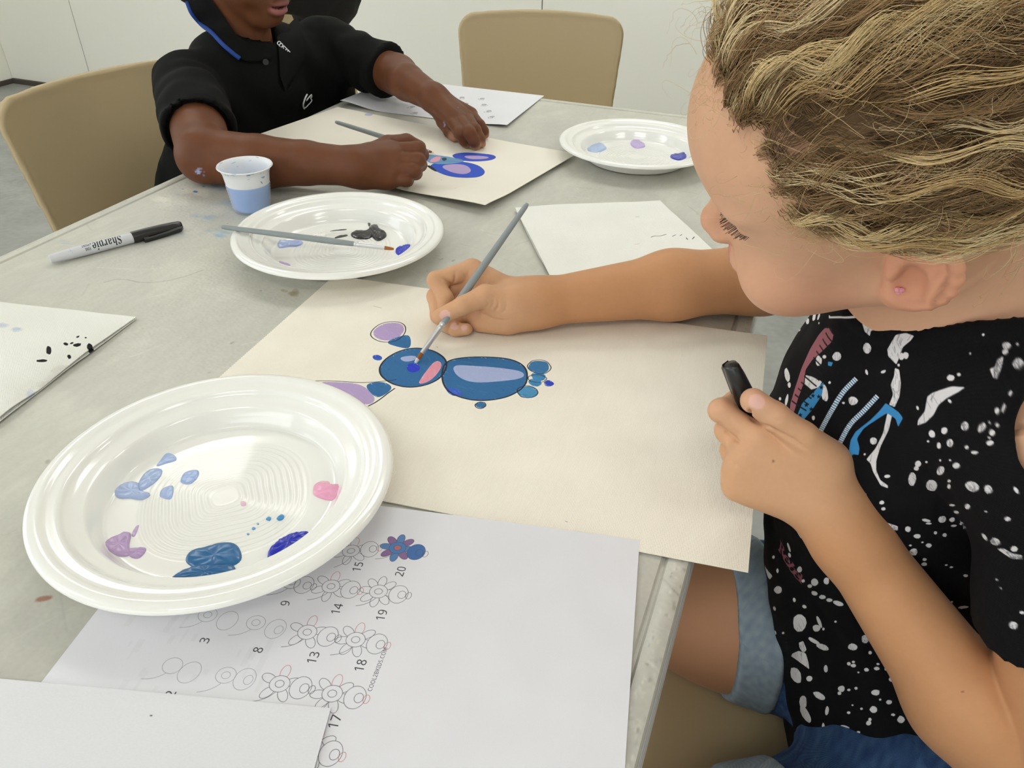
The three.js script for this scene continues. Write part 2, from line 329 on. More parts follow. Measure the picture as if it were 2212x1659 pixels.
// ---------------------------------------------------------------- chairs
const plasticBump = noiseTexture(256, (u, v) => 0.5 + tileNoise(u, v, 90) * 0.6);
plasticBump.repeat.set(3, 3);
const chairMat = std(col('#baa680'), 0.5);
function chairGeometry() {
  const box2 = (x, y, hx, hy, r) => { const a = Math.abs(x) - hx + r, b = Math.abs(y) - hy + r; return Math.hypot(Math.max(a, 0), Math.max(b, 0)) + Math.min(Math.max(a, b), 0) - r; };
  const slab = (d2, w, r) => { const a = d2 + r, b = Math.abs(w); return Math.hypot(Math.max(a, 0), Math.max(b, 0)) + Math.min(Math.max(a, b), 0) - r; };
  const sdf = (x, y, z) => {
    // back: leans back with height, curves forward at the sides, crown slightly arched
    const yb = (y - 0.585) , lean = 0.05 - 0.16 * (y - 0.44), curve = 0.36 * x * x, zb = z - lean - curve;
    const hw = 0.186 + 0.03 * clamp((y - 0.42) / 0.35, 0, 1), crown = 0.185 - 0.28 * x * x;
    const dB = box2(x, yb, hw, crown, 0.045);
    const back = slab(dB, zb, 0.006) * 0.9;
    const lip = Math.max(Math.abs(dB + 0.005) - 0.005, Math.abs(zb) - 0.0072) * 0.9;
    // seat
    const ys = y - 0.44 + 0.05 * x * x - 0.35 * Math.max(0, 0.06 - z) * 0.1 + 0.25 * Math.max(0, z - 0.36) * Math.max(0, z - 0.36) * 10 + 0.012 * (1 - Math.min(1, (x * x + (z - 0.22) * (z - 0.22)) * 22));
    const seat = slab(box2(x, z - 0.235, 0.208, 0.215, 0.05), ys, 0.007);
    return smin(Math.min(back, lip), seat, 0.05);
  };
  return surface(sdf, V(-0.25, 0.38, -0.06), V(0.25, 0.8, 0.5), 0.0055);
}
const chairShell = chairGeometry();
const chairLegs = [[-0.15, 0.06, -0.19, 0.0], [0.15, 0.06, 0.19, 0.0], [-0.15, 0.38, -0.19, 0.44], [0.15, 0.38, 0.19, 0.44]].map(([x0, z0, x1, z1]) => new THREE.TubeGeometry(new THREE.LineCurve3(V(x0, 0.435, z0), V(x1, 0, z1)), 4, 0.013, 10));
function chair(label, position, turn) {
  const c = thing('plastic_chair', label, 'chair', position, turn, 'beige plastic chairs');
  mesh('seat_shell', chairShell, chairMat, c);
  for (const l of chairLegs) mesh('leg', l, chairMat, c);
  return c;
}
{
  const back = (px, py, y, turn, along) => { const p = onHeight(px, py, y); return V(p.x - Math.sin(turn) * along, 0, p.z - Math.cos(turn) * along); };
  const t1 = -3 * Math.PI / 180, t2 = 59 * Math.PI / 180, t3 = Math.atan2(-NV.x, -NV.z);
  chair('empty beige plastic chair behind the far end of the table by the white wall', back(1170, 21, 0.77, t1, -0.0), t1);
  const p = onHeight(-22, 215, 0.76); chair('beige plastic chair that the child in the black polo sits on', V(p.x + 0.2 * Math.cos(t2), 0, p.z - 0.2 * Math.sin(t2)), t2);
  chair('beige plastic chair under the curly blonde child in denim shorts', W(0.43, 0, 0.41), t3);
}

// ---------------------------------------------------------------- paper, plates, pens on the table
const T3 = (x, z, lift = 0) => V(x, TOP + lift, z);
// a sheet from four corners given as top-left, top-right, bottom-right, bottom-left of its own print
function sheetGeometry([tl_, tr_, br_, bl_], thick, lift = () => 0, nx = 36, ny = 26, edge = null) {
  const P = [], U = [], I = [];
  const at2 = (s, t) => { const a = tl_.clone().lerp(tr_, s), b = bl_.clone().lerp(br_, s); return a.lerp(b, t); };
  for (let side = 0; side < 2; side++) for (let j = 0; j <= ny; j++) for (let i = 0; i <= nx; i++) {
    let s = i / nx, t = j / ny; if (edge) [s, t] = edge(s, t, i, j);
    const p = at2(s, t); P.push(p.x, p.y + lift(s, t) + (side ? 0 : thick), p.z); U.push(s, 1 - t);
  }
  const N = (nx + 1) * (ny + 1), id = (i, j, s) => s * N + j * (nx + 1) + i;
  const up = tr_.clone().sub(tl_).cross(bl_.clone().sub(tl_)).y < 0;
  const tri = (a, b, c) => (up ? I.push(a, b, c) : I.push(a, c, b));
  for (let j = 0; j < ny; j++) for (let i = 0; i < nx; i++) {
    tri(id(i, j, 0), id(i, j + 1, 0), id(i + 1, j, 0)); tri(id(i + 1, j, 0), id(i, j + 1, 0), id(i + 1, j + 1, 0));
    tri(id(i, j, 1), id(i + 1, j, 1), id(i, j + 1, 1)); tri(id(i + 1, j, 1), id(i + 1, j + 1, 1), id(i, j + 1, 1));
  }
  for (let i = 0; i < nx; i++) { tri(id(i, 0, 0), id(i + 1, 0, 0), id(i, 0, 1)); tri(id(i + 1, 0, 0), id(i + 1, 0, 1), id(i, 0, 1)); tri(id(i, ny, 0), id(i, ny, 1), id(i + 1, ny, 0)); tri(id(i + 1, ny, 0), id(i, ny, 1), id(i + 1, ny, 1)); }
  for (let j = 0; j < ny; j++) { tri(id(0, j, 0), id(0, j, 1), id(0, j + 1, 0)); tri(id(0, j + 1, 0), id(0, j, 1), id(0, j + 1, 1)); tri(id(nx, j, 0), id(nx, j + 1, 0), id(nx, j, 1)); tri(id(nx, j + 1, 0), id(nx, j + 1, 1), id(nx, j, 1)); }
  const g = new THREE.BufferGeometry(); g.setAttribute('position', new THREE.Float32BufferAttribute(P, 3)); g.setAttribute('uv', new THREE.Float32BufferAttribute(U, 2)); g.setIndex(I);
  return toCreasedNormals(g, 0.9);
}
// where a pixel falls on a flat sheet, in that sheet's canvas
const sheetPixel = ([tl_, tr_, br_, bl_], w, h) => (px, py) => {
  const p = onHeight(px, py, tl_.y), a = tr_.clone().sub(tl_), b = bl_.clone().sub(tl_), d = p.sub(tl_);
  return [d.dot(a) / a.lengthSq() * w, d.dot(b) / b.lengthSq() * h];
};
const paperBump = noiseTexture(256, (u, v) => 0.5 + tileNoise(u, v, 64) * 0.35 + 0.25 * Math.sin((u * 48 + tileNoise(u, v, 8) * 0.25) * 6.283));
const grain = (x, w, h, c, amp) => { const im = x.createImageData(w, h); for (let j = 0; j < h; j++) for (let i = 0; i < w; i++) { const q = noise(i * 0.4, j * 0.4, 3) * amp + noise(i * 0.006, j * 0.006, 1) * amp * 0.8, k = (j * w + i) * 4; im.data[k] = c[0] + q; im.data[k + 1] = c[1] + q; im.data[k + 2] = c[2] + q; im.data[k + 3] = 255; } x.putImageData(im, 0, 0); };
const wobble = (x, pts, closed = true, jit = 0) => { x.beginPath(); const n = pts.length; for (let i = 0; i < (closed ? n : n - 1); i++) { const a = pts[i], b = pts[(i + 1) % n], m = [(a[0] + b[0]) / 2 + rr(-jit, jit), (a[1] + b[1]) / 2 + rr(-jit, jit)]; if (i === 0 && closed) x.moveTo(...m); else if (i === 0) { x.moveTo(...a); x.lineTo(...m); } else x.quadraticCurveTo(...a, ...m); } if (closed) { const a = pts[0], b = pts[1]; x.quadraticCurveTo(...a, (a[0] + b[0]) / 2, (a[1] + b[1]) / 2); x.closePath(); } else x.lineTo(...pts[n - 1]); };
const oval = (cx, cy, rx, ry, n = 26, a = 0, j = 0.04) => Array.from({ length: n }, (_, i) => { const t = i / n * 6.2832, q = 1 + rr(-j, j), X = Math.cos(t) * rx * q, Y = Math.sin(t) * ry * q; return [cx + X * Math.cos(a) - Y * Math.sin(a), cy + X * Math.sin(a) + Y * Math.cos(a)]; });
// a patch of brushed poster paint: fill, then streaks of slightly different tone inside it
function dab(x, pts, c, tones, dir, n = 60, s = 1) {
  x.save(); wobble(x, pts); x.fillStyle = c; x.fill(); x.clip();
  let lo = [1e9, 1e9], hi = [-1e9, -1e9]; for (const p of pts) { lo = [Math.min(lo[0], p[0]), Math.min(lo[1], p[1])]; hi = [Math.max(hi[0], p[0]), Math.max(hi[1], p[1])]; }
  x.lineCap = 'round';
  for (let i = 0; i < n; i++) { const X = rr(lo[0], hi[0]), Y = rr(lo[1], hi[1]), L = rr(8, 46) * s, a = dir + rr(-0.35, 0.35); x.strokeStyle = tones[Math.floor(rnd() * tones.length)]; x.globalAlpha = rr(0.15, 0.5); x.lineWidth = rr(1.5, 6) * s; x.beginPath(); x.moveTo(X, Y); x.lineTo(X + Math.cos(a) * L, Y + Math.sin(a) * L); x.stroke(); }
  // bare paper showing through where the brush ran dry, mostly along the rim
  x.globalAlpha = 0.75; x.strokeStyle = '#efe9da'; for (let i = 0; i < n * 0.9; i++) { const k = Math.floor(rnd() * pts.length), p = pts[k], q = pts[(k + 1) % pts.length], f = rnd(), X = lerp(p[0], q[0], f) + gauss() * 7 * s, Y = lerp(p[1], q[1], f) + gauss() * 7 * s, a = dir + rr(-0.5, 0.5), L = rr(3, 13) * s; x.lineWidth = rr(0.7, 2.4) * s; x.beginPath(); x.moveTo(X, Y); x.lineTo(X + Math.cos(a) * L, Y + Math.sin(a) * L); x.stroke(); }
  x.restore();
}

// the girl's drawing sheet (torn from a pad: fine teeth along its left side) with a plain painted pattern of blue, lilac and pink patches
const A3 = [T3(-0.182, -0.690, 0.0006), T3(0.229, -0.589, 0.0006), T3(0.144, -0.311, 0.0006), T3(-0.267, -0.412, 0.0006)];
const sheetThings = {};
{
  const w = 2048, h = 1440, q = sheetPixel(A3, w, h), map = (...p) => p.map(([a, b]) => q(a, b));
  const tex = canvasTexture(canvasOf(w, h, (x) => {
    grain(x, w, h, [245, 239, 224], 5);
    const blues = ['#2b6496', '#3c7bb0', '#245a8c', '#4787b8'], ink = '#1d2230';
    // long oval with a pale band
    const pot = map([968, 800], [1000, 790], [1060, 790], [1110, 796], [1140, 812], [1150, 838], [1142, 866], [1110, 886], [1060, 893], [1010, 884], [978, 866], [965, 836]);
    dab(x, pot, '#2f6da3', blues, 0.3, 160);
    dab(x, map([985, 806], [1030, 810], [1090, 816], [1140, 826], [1142, 842], [1090, 848], [1030, 850], [995, 832]), '#a9b6dd', ['#b7c3e6', '#9dabd6'], 0.1, 40);
    dab(x, map([972, 858], [1000, 862], [1018, 878], [990, 880]), '#3a5fd0', ['#2c50c4', '#6f93d8'], 0.6, 16);
    // round patch
    const disc = map([868, 772], [905, 764], [945, 772], [975, 795], [972, 826], [945, 850], [900, 858], [860, 848], [832, 825], [836, 795]);
    dab(x, disc, '#2f6da3', blues, 0.9, 120);
    dab(x, map([950, 792], [968, 806], [946, 842], [915, 852], [925, 830]), '#e79aac', ['#edb0be', '#dd8b9f'], 1.1, 22);
    dab(x, map([893, 800], [915, 802], [920, 818], [900, 824], [888, 812]), '#2438c8', ['#3450dc', '#1c2cae'], 0.5, 10);
    dab(x, map([870, 786], [905, 782], [912, 792], [885, 799]), '#a9b6dd', ['#c2cdea'], 0.2, 8);
    // lilac patches, each a simple blot with a blue foot
    dab(x, map([812, 722], [838, 706], [872, 708], [880, 726], [862, 746], [836, 748], [815, 738]), '#b9a2cf', ['#c6b2da', '#ad94c6'], 0.5, 40);
    dab(x, map([838, 752], [868, 738], [892, 734], [896, 768], [872, 764]), '#2f6da3', blues, 0.8, 30);
    dab(x, map([700, 838], [750, 840], [800, 846], [832, 880], [820, 895], [790, 890], [745, 862]), '#b9a2cf', ['#c6b2da', '#ad94c6'], 0.4, 40);
    dab(x, map([802, 846], [842, 840], [868, 856], [838, 880], [822, 872]), '#2f6da3', blues, 0.6, 26);
    // small blots at the right end
    for (const [a, b, r, c] of [[1172, 816, 24, '#3878ad'], [1172, 838, 16, '#3f88bb'], [1166, 852, 15, '#3f88bb'], [1152, 874, 22, '#4a93c2'], [1196, 855, 11, '#2a3fc4'], [1054, 902, 11, '#2f6da3'], [826, 786, 10, '#2c4fc8']]) dab(x, map(...oval(a, b, r, r * 0.62, 12, 0.2, 0.12)), c, ['#5b9dca', '#2b6496'], 0.4, 10);
    x.strokeStyle = ink; x.lineJoin = x.lineCap = 'round';
    const line = (p, lw = 4, closed = true) => { x.lineWidth = lw; wobble(x, p, closed, 2); x.stroke(); };
    line(pot, 6.5); line(disc, 6.5); line(map([806, 726], [830, 704], [874, 705], [884, 728], [864, 750], [836, 752], [812, 742]), 4); line(map([700, 836], [752, 838], [804, 844], [870, 838]), 3.5, false); line(map([816, 897], [838, 884], [868, 858]), 5, false);
    line(map(...oval(1172, 816, 26, 16, 14, 0.2)), 3.5); line(map(...oval(1152, 874, 23, 14, 14, 0.2)), 3.5); line(map(...oval(1054, 902, 12, 8, 12, 0)), 3.5); line(map(...oval(1170, 843, 20, 9, 12, 0.1)), 3);
    x.strokeStyle = 'rgba(90,90,92,0.55)'; line(map([809, 668], [817, 670], [826, 673]), 2, false); line(map([972, 728], [980, 730]), 2, false); line(map([1262, 1182], [1266, 1184]), 2.5, false); line(map([948, 764], [952, 766]), 2, false);
  }));
  const bump = paperBump.clone(); bump.repeat.set(9, 6.5);
  const g = sheetGeometry(A3, 0.0006, (s, t) => 0.0016 * Math.max(0, s - 0.75) * Math.max(0, t - 0.3) * 4 + 0.0003, 60, 220, (s, t, i, j) => (i === 0 ? [j % 2 ? 0.0022 : 0, t] : [s, t]));
  const m = mesh('drawing_sheet', g, std(0xffffff, 0.85, { map: tex, bumpMap: bump, bumpScale: 0.00025 }));
  tag(m, 'large cream drawing sheet with blue and lilac painting under the blonde child\'s brush', 'paper');
}
{ // the boy's sheet
  const c = [T3(-0.299, -1.298, 0.0022), T3(0.085, -1.074, 0.0022), T3(-0.036, -0.860, 0.0022), T3(-0.420, -1.084, 0.0022)];
  const w = 1400, h = 820, q = sheetPixel(c, w, h), map = (...p) => p.map(([a, b]) => q(a, b));
  const tex = canvasTexture(canvasOf(w, h, (x) => {
    grain(x, w, h, [240, 235, 221], 4);
    const royal = ['#2a46c0', '#3a63cf', '#5b8fdc', '#1f37ac'];
    const leaf1 = map([932, 352], [960, 362], [1000, 368], [1030, 374], [1050, 378], [1040, 362], [1015, 352], [990, 350], [960, 350]);
    const petal = map([925, 355], [945, 370], [975, 381], [1010, 385], [1040, 384], [1052, 372], [1036, 356], [1005, 348], [965, 346]);
    dab(x, petal, '#2f55c8', royal, 0.4, 60, 0.6); dab(x, map([950, 357], [985, 352], [1012, 356], [1022, 370], [1005, 377], [975, 371]), '#b8a2cf', ['#c4b0da', '#a78fc4'], 0.4, 18, 0.6);
    const petal2 = map([975, 334], [1000, 328], [1040, 330], [1070, 334], [1075, 341], [1060, 347], [1020, 348], [990, 344]);
    dab(x, petal2, '#3a52c4', royal, 0.2, 50, 0.6); dab(x, map([1000, 335], [1040, 335], [1062, 339], [1050, 343], [1015, 343]), '#b8a2cf', ['#c4b0da'], 0.2, 12, 0.6);
    dab(x, map([915, 332], [945, 334], [975, 338], [1012, 346], [985, 352], [950, 354], [922, 350]), '#6f9cc4', ['#86b0d2', '#4b80b4'], 0.3, 40, 0.6);
    dab(x, map([926, 350], [938, 338], [956, 336], [950, 348]), '#e5a2b2', ['#eebac6'], 0.3, 10, 0.6);
    dab(x, map([920, 356], [932, 356], [948, 370], [938, 368]), '#222428', ['#3a3c40'], 0.4, 8, 0.5); dab(x, map([955, 340], [966, 339], [967, 345], [958, 347]), '#2a4a50', ['#1c2c30'], 0.4, 6, 0.5);
    x.strokeStyle = 'rgba(40,44,60,0.8)'; x.lineWidth = 1.6; wobble(x, petal); x.stroke(); wobble(x, petal2); x.stroke();
    x.strokeStyle = 'rgba(110,110,112,0.5)'; x.lineWidth = 1.4; wobble(x, map([915, 320], [930, 324], [946, 336]), false); x.stroke();
    for (const [a, b] of [[955, 387], [985, 409], [800, 245], [912, 292], [1030, 392]]) { const [X, Y] = q(a, b); x.fillStyle = 'rgba(120,118,110,0.4)'; x.beginPath(); x.ellipse(X, Y, 3, 2, 0, 0, 7); x.fill(); }
    dab(x, map(...oval(797, 248, 9, 3, 10)), '#b9bfd8', ['#c8cde2'], 0, 4, 0.5);
  }));
  const bump = paperBump.clone(); bump.repeat.set(9, 6.5);
  const g = sheetGeometry(c, 0.0007, (s, t) => 0.006 * sstep(0.72, 1, s) * (0.4 + 0.6 * t) + 0.003 * sstep(0.75, 1, t) * s, 40, 30);
  tag(mesh('drawing_sheet', g, std(0xffffff, 0.85, { map: tex, bumpMap: bump, bumpScale: 0.0002 })), 'drawing sheet with blue petal shapes under the hands of the child in the polo', 'paper');
}
// numbered step sheet: simple circles and ovals that grow step by step
function stepSheet(x, w, h, q, px) {
  const steps = [['2', 362, 1505, 366, 1443, 402, 1458, 0], ['3', 434, 1388, 440, 1332, 482, 1345, 1], ['', 0, 0, 480, 1465, 520, 1474, 2], ['8', 548, 1410, 543, 1350, 585, 1364, 2], ['9', 605, 1308, 618, 1262, 645, 1268, 3], ['', 0, 0, 595, 1485, 640, 1494, 4], ['13', 666, 1428, 653, 1372, 697, 1382, 4], ['14', 716, 1322, 703, 1272, 745, 1280, 5], ['15', 760, 1230, 745, 1195, 785, 1192, 5], ['17', 714, 1570, 708, 1508, 757, 1517, 6], ['18', 768, 1447, 757, 1390, 803, 1400, 6], ['19', 812, 1337, 805, 1285, 848, 1292, 7], ['20', 852, 1242, 845, 1190, 885, 1200, 8], ['', 0, 0, 668, 1628, 706, 1640, 6]];
  for (const [num, nx, ny, ax, ay, bx, by, k] of steps) {
    const A = q(ax, ay), B = q(bx, by), r = px * 6.6, ink = k < 3 ? 'rgba(135,135,140,0.8)' : 'rgba(85,85,90,0.85)', red = 'rgba(190,90,95,0.75)';
    const dx = B[0] - A[0], dy = B[1] - A[1], L = Math.hypot(dx, dy), ux = dx / L, uy = dy / L;
    x.lineWidth = px * (k < 3 ? 0.24 : 0.28); x.strokeStyle = ink;
    const ell = (c, a, b, rot = 0, fill) => { x.beginPath(); x.ellipse(c[0], c[1], a, b, rot, 0, 7); if (fill) { x.fillStyle = fill; x.fill(); } x.stroke(); };
    const rot = Math.atan2(uy, ux);
    if (k >= 4) for (let i = 0; i < Math.min(8, k + 1); i++) { const a = i / Math.min(8, k + 1) * 6.283; x.strokeStyle = i === 0 && k < 7 ? red : ink; ell([A[0] + Math.cos(a) * r * 1.05, A[1] + Math.sin(a) * r * 1.05], r * 0.62, r * 0.36, a, k === 8 ? (i % 2 ? '#8a6a98' : '#5d83b8') : null); }
    x.strokeStyle = ink;
    ell(A, r * 0.78, r * 0.7, rot, k === 8 ? '#4f7fb8' : '#e4e4e9'); if (k > 0) ell(A, r * 0.34, r * 0.3, rot, k === 8 ? '#b66f7a' : null);
    ell([B[0], B[1]], r * 0.82, r * 0.95, rot, k === 8 ? '#4670ac' : k < 4 ? null : '#e4e4e9');
    if (k > 1) ell([B[0] + ux * r * 0.3, B[1] + uy * r * 0.3], r * 0.34, r * 0.4, rot);
    x.strokeStyle = k > 4 && k < 7 ? red : ink;
    if (k > 2) ell([B[0] + ux * r * 0.95, B[1] + uy * r * 0.9], r * 0.24, r * 0.36, rot);
    x.strokeStyle = ink; x.beginPath(); x.moveTo(A[0] - uy * r * 0.7, A[1] + ux * r * 0.7); x.quadraticCurveTo(A[0] - uy * r * 1.5 - ux * r * 0.4, A[1] + ux * r * 1.5 - uy * r * 0.4, A[0] - uy * r * 1.8 - ux * r * 1.4, A[1] + ux * r * 1.8 - uy * r * 1.4); x.stroke();
    if (num) { const p = q(nx, ny); x.fillStyle = '#3a3a3e'; x.font = `${Math.round(px * 7)}px sans-serif`; x.textAlign = 'center'; x.textBaseline = 'middle'; x.fillText(num, p[0], p[1]); }
  }
  const p = q(806, 1455); x.fillStyle = '#57575b'; x.font = `${Math.round(px * 3.1)}px sans-serif`; x.fillText('COOL2BKIDS.COM', p[0], p[1]);
}
{
  const tr = T3(0.082, -0.336, 0.0016), tl0 = T3(-0.2114, -0.381, 0.0016), br = T3(0.046, -0.129, 0.0016), bl = T3(-0.247, -0.174, 0.0016), page = [bl, tl0, tr, br];
  const w = 1448, h = 2048, q = sheetPixel(page, w, h);
  const tex = canvasTexture(canvasOf(w, h, (x) => { grain(x, w, h, [228, 228, 233], 3); for (let i = 0; i < 26; i++) { x.fillStyle = 'rgba(160,160,172,0.07)'; const p = q(rr(230, 560), rr(1330, 1520)); x.fillRect(p[0], p[1], rr(20, 90), rr(8, 26)); } stepSheet(x, w, h, q, 7); }));
  const g = sheetGeometry(page, 0.00025, (s, t) => 0.0004 * Math.sin(t * 7 + s * 3) + 0.0004, 30, 40);
  tag(mesh('step_sheet', g, std(0xffffff, 0.8, { map: tex })), 'white printed sheet of numbered drawing steps partly under the near plate', 'paper');
}
{ // plain sheet overlapping it
  const c = [T3(-0.345, -0.236, 0.0030), T3(-0.087, -0.217, 0.0030), T3(-0.094, -0.060, 0.0030), T3(-0.350, -0.079, 0.0030)];
  const tex = canvasTexture(canvasOf(512, 512, (x, w, h) => { grain(x, w, h, [226, 226, 230], 3); x.fillStyle = '#55565c'; x.beginPath(); x.ellipse(340, 40, 1.3, 1.3, 0, 0, 7); x.fill(); }));
  tag(mesh('blank_sheet', sheetGeometry(c, 0.00025, (s, t) => 0.0015 * sstep(0.8, 1, s) * t + 0.0002, 24, 18), std(0xffffff, 0.8, { map: tex })), 'blank white sheet overlapping the corner of the printed step sheet', 'paper');
}
{ // the boy's own step sheet, far end of the table
  const c = [T3(-0.296, -1.308, 0.0008), T3(-0.233, -1.504, 0.0008), T3(0.047, -1.404, 0.0008), T3(-0.016, -1.208, 0.0008)];
  const w = 512, h = 724, q = sheetPixel(c, w, h);
  const tex = canvasTexture(canvasOf(w, h, (x) => {
    grain(x, w, h, [232, 233, 238], 3);
    x.strokeStyle = 'rgba(130,130,136,0.8)'; x.lineWidth = 1.6;
    for (let i = 0; i < 5; i++) for (let j = 0; j < 4; j++) { const p = q(880 + i * 42 + j * 6, 205 + j * 13 + i * 2); for (let k = 0; k < 3; k++) { x.beginPath(); x.ellipse(p[0] + k * 9 - 9, p[1] + rr(-6, 6), 12, 9, 0, 0, 7); x.stroke(); } x.fillStyle = 'rgba(110,110,118,0.35)'; x.fill(); }
  }));
  tag(mesh('step_sheet', sheetGeometry(c, 0.00025, (s, t) => 0.010 * sstep(0.75, 1, 1 - t) * (1 - s) + 0.004 * sstep(0.8, 1, t) * (1 - s), 24, 24), std(0xffffff, 0.8, { map: tex })), 'white printed sheet beneath the left forearm of the child in the polo', 'paper');
}

// ---- paper napkins: quilted tissue folded over
const tissueBump = noiseTexture(256, (u, v) => 0.5 + 0.3 * Math.sin(u * 6.283 * 40) * Math.sin(v * 6.283 * 40) + tileNoise(u, v, 30) * 0.4);
function napkin(label, c, puff, layers, marks, w = 768) {
  const q = sheetPixel(c, w, w), bump = tissueBump.clone(); bump.repeat.set(3, 3);
  const tex = canvasTexture(canvasOf(w, w, (x) => { grain(x, w, w, [240, 240, 233], 4); marks(x, (...p) => p.map(([a, b]) => q(a, b)), q); }));
  const t = thing('paper_napkin', label, 'napkin');
  const m = std(0xffffff, 0.95, { map: tex, bumpMap: bump, bumpScale: 0.0004 });
  for (let i = 0; i < layers; i++) {
    const k = i / Math.max(1, layers - 1);
    const g = sheetGeometry(c.map((p) => p.clone()), 0.0006, (s, t2) => (puff(s, t2)) * (0.25 + 0.75 * k) + i * 0.0011 + 0.0004 + 0.0006 * noise(s * 6, t2 * 6, i * 3), 48, 48, (s, t2) => [clamp(s + (1 - k) * 0.006 * Math.sin(t2 * 9), 0, 1), clamp(t2 + (1 - k) * 0.006 * Math.cos(s * 8), 0, 1)]);
    mesh('layer', g, m, t);
  }
  return t;
}
{
  const l = onTable(-150, 640), k = onTable(296, 690), b = onTable(-90, 985), f = onTable(-470, 900);
  const blot = (x, pts, c, a = 1) => { x.globalAlpha = a; wobble(x, pts); x.fillStyle = c; x.fill(); x.globalAlpha = 1; };
  napkin('crumpled white paper napkin with black and blue paint marks', [l, k, b, f].map((p) => p.setY(TOP + 0.0005)), (s, t) => 0.012 * Math.sin(clamp(t, 0, 1) * 3.14) * Math.sqrt(Math.max(0, Math.sin(clamp(0.06 + s * 0.94, 0, 1) * 3.14))) * 1.15 + 0.003 * Math.max(0, Math.sin(s * 7 + t * 4)) * Math.sin(t * 3.14) + 0.0045 * Math.sin(clamp(t, 0, 1) * 3.14) * sstep(0.55, 0.8, t), 2, (x, map, q) => {
    for (const [px, py, rx, ry, a] of [[278, 701, 6, 4, 0], [252, 706, 8, 3, -0.3], [226, 710, 6, 2.4, 0], [242, 725, 4, 2.5, 0], [193, 727, 8, 5, 0.5], [246, 693, 3.4, 2, -0.5], [264, 691, 2.4, 1.2, 0], [239, 706, 4, 1.4, -0.4], [186, 744, 13, 2, -0.2]]) blot(x, map(...oval(px, py, rx, ry, 12, a, 0.2)), '#17171b');
    for (const [px, py, rx, ry, c, a] of [[55, 697, 24, 7, '#aeb9d4', 0.25], [95, 700, 18, 5, '#9fb0cc', 0.25], [12, 765, 20, 9, '#7fbbd8', 0.4], [50, 788, 36, 7, '#9aaccb', 0.3], [182, 788, 12, 6, '#b3c4dc', 0.3], [30, 800, 30, 6, '#a3b3d0', 0.25]]) for (let i = 0; i < 5; i++) blot(x, map(...oval(px + rr(-4, 4), py + rr(-2, 2), rx * rr(0.5, 1), ry * rr(0.5, 1), 14, -0.15, 0.25)), c, a * 0.5);
  });
  const c2 = [onTable(1112, 456), onTable(1425, 438), onTable(1545, 556), onTable(1190, 608)];
  napkin('flat folded white napkin with a few black strokes behind the blonde child\'s right forearm', c2.map((p) => p.setY(TOP + 0.0005)), (s, t) => 0.0016 + 0.0012 * Math.sin(s * 5 + t * 3), 2, (x, map) => {
    x.strokeStyle = '#2b2b2e'; x.lineWidth = 4; x.lineCap = 'round';
    for (const p of [[[1408, 527], [1416, 524], [1426, 526], [1441, 522]], [[1455, 529], [1462, 526]], [[1472, 529], [1476, 527]], [[1486, 536], [1489, 540]], [[1500, 540], [1504, 535]]]) { wobble(x, map(...p), false); x.stroke(); }
    x.strokeStyle = 'rgba(214,150,150,0.6)'; wobble(x, map([1372, 542], [1382, 541]), false); x.stroke(); x.strokeStyle = 'rgba(120,120,122,0.5)'; wobble(x, map([1373, 476], [1381, 476]), false); x.stroke();
  });
}

// ---- plates
const plateProfile = [[0.0001, 0.0022], [0.02, 0.0022], [0.05, 0.0022], [0.068, 0.0024], [0.0715, 0.0032], [0.0735, 0.0052], [0.0775, 0.0128], [0.0795, 0.0158], [0.0815, 0.0168], [0.0865, 0.0182], [0.0895, 0.0198], [0.0915, 0.0222], [0.0935, 0.0231], [0.0985, 0.0238], [0.1015, 0.0252], [0.1045, 0.0258], [0.1075, 0.0254], [0.1096, 0.0241], [0.1102, 0.0222], [0.1097, 0.0214], [0.1080, 0.0232], [0.1040, 0.0243], [0.0980, 0.0222], [0.0930, 0.0212], [0.0890, 0.0184], [0.0810, 0.0152], [0.0770, 0.0116], [0.0728, 0.0038], [0.0705, 0.0008], [0.0660, 0.0004], [0.0620, 0.0010], [0.0001, 0.0010]];
const plateGeo = (() => {
  const c = new THREE.SplineCurve(plateProfile.map(([r, y]) => new THREE.Vector2(r, y)));
  const g = new THREE.LatheGeometry(c.getPoints(150), 128), p = g.attributes.position, u = g.attributes.uv;
  for (let i = 0; i < p.count; i++) u.setXY(i, 0.5 + p.getX(i) / 0.22, 0.5 + p.getZ(i) / 0.22);
  return g;
})();
const plateBump = noiseTexture(1024, (u, v) => {
  const x = (u - 0.5) * 0.22, y = (v - 0.5) * 0.22, r = Math.hypot(x, y), a = Math.atan2(y, x), e = (Math.abs(x) ** 3 + Math.abs(y) ** 3) ** (1 / 3);
  const q = lerp(e, r, sstep(0.02, 0.062, r)) + 0.0016 * Math.sin(a * 4 + 0.6) * sstep(0.01, 0.03, r) * (1 - sstep(0.055, 0.066, r));
  const ripple = 0.5 + 0.5 * Math.sin(q / 0.0042 * 6.283), band = sstep(0.006, 0.012, q) * (1 - sstep(0.05, 0.058, q));
  return 0.5 + (ripple - 0.5) * band * 0.9;
}, false);
const plateMat = phys(col('#f2f2ec'), 0.18, { bumpMap: plateBump, bumpScale: 0.0005, clearcoat: 0.5, clearcoatRoughness: 0.05 });
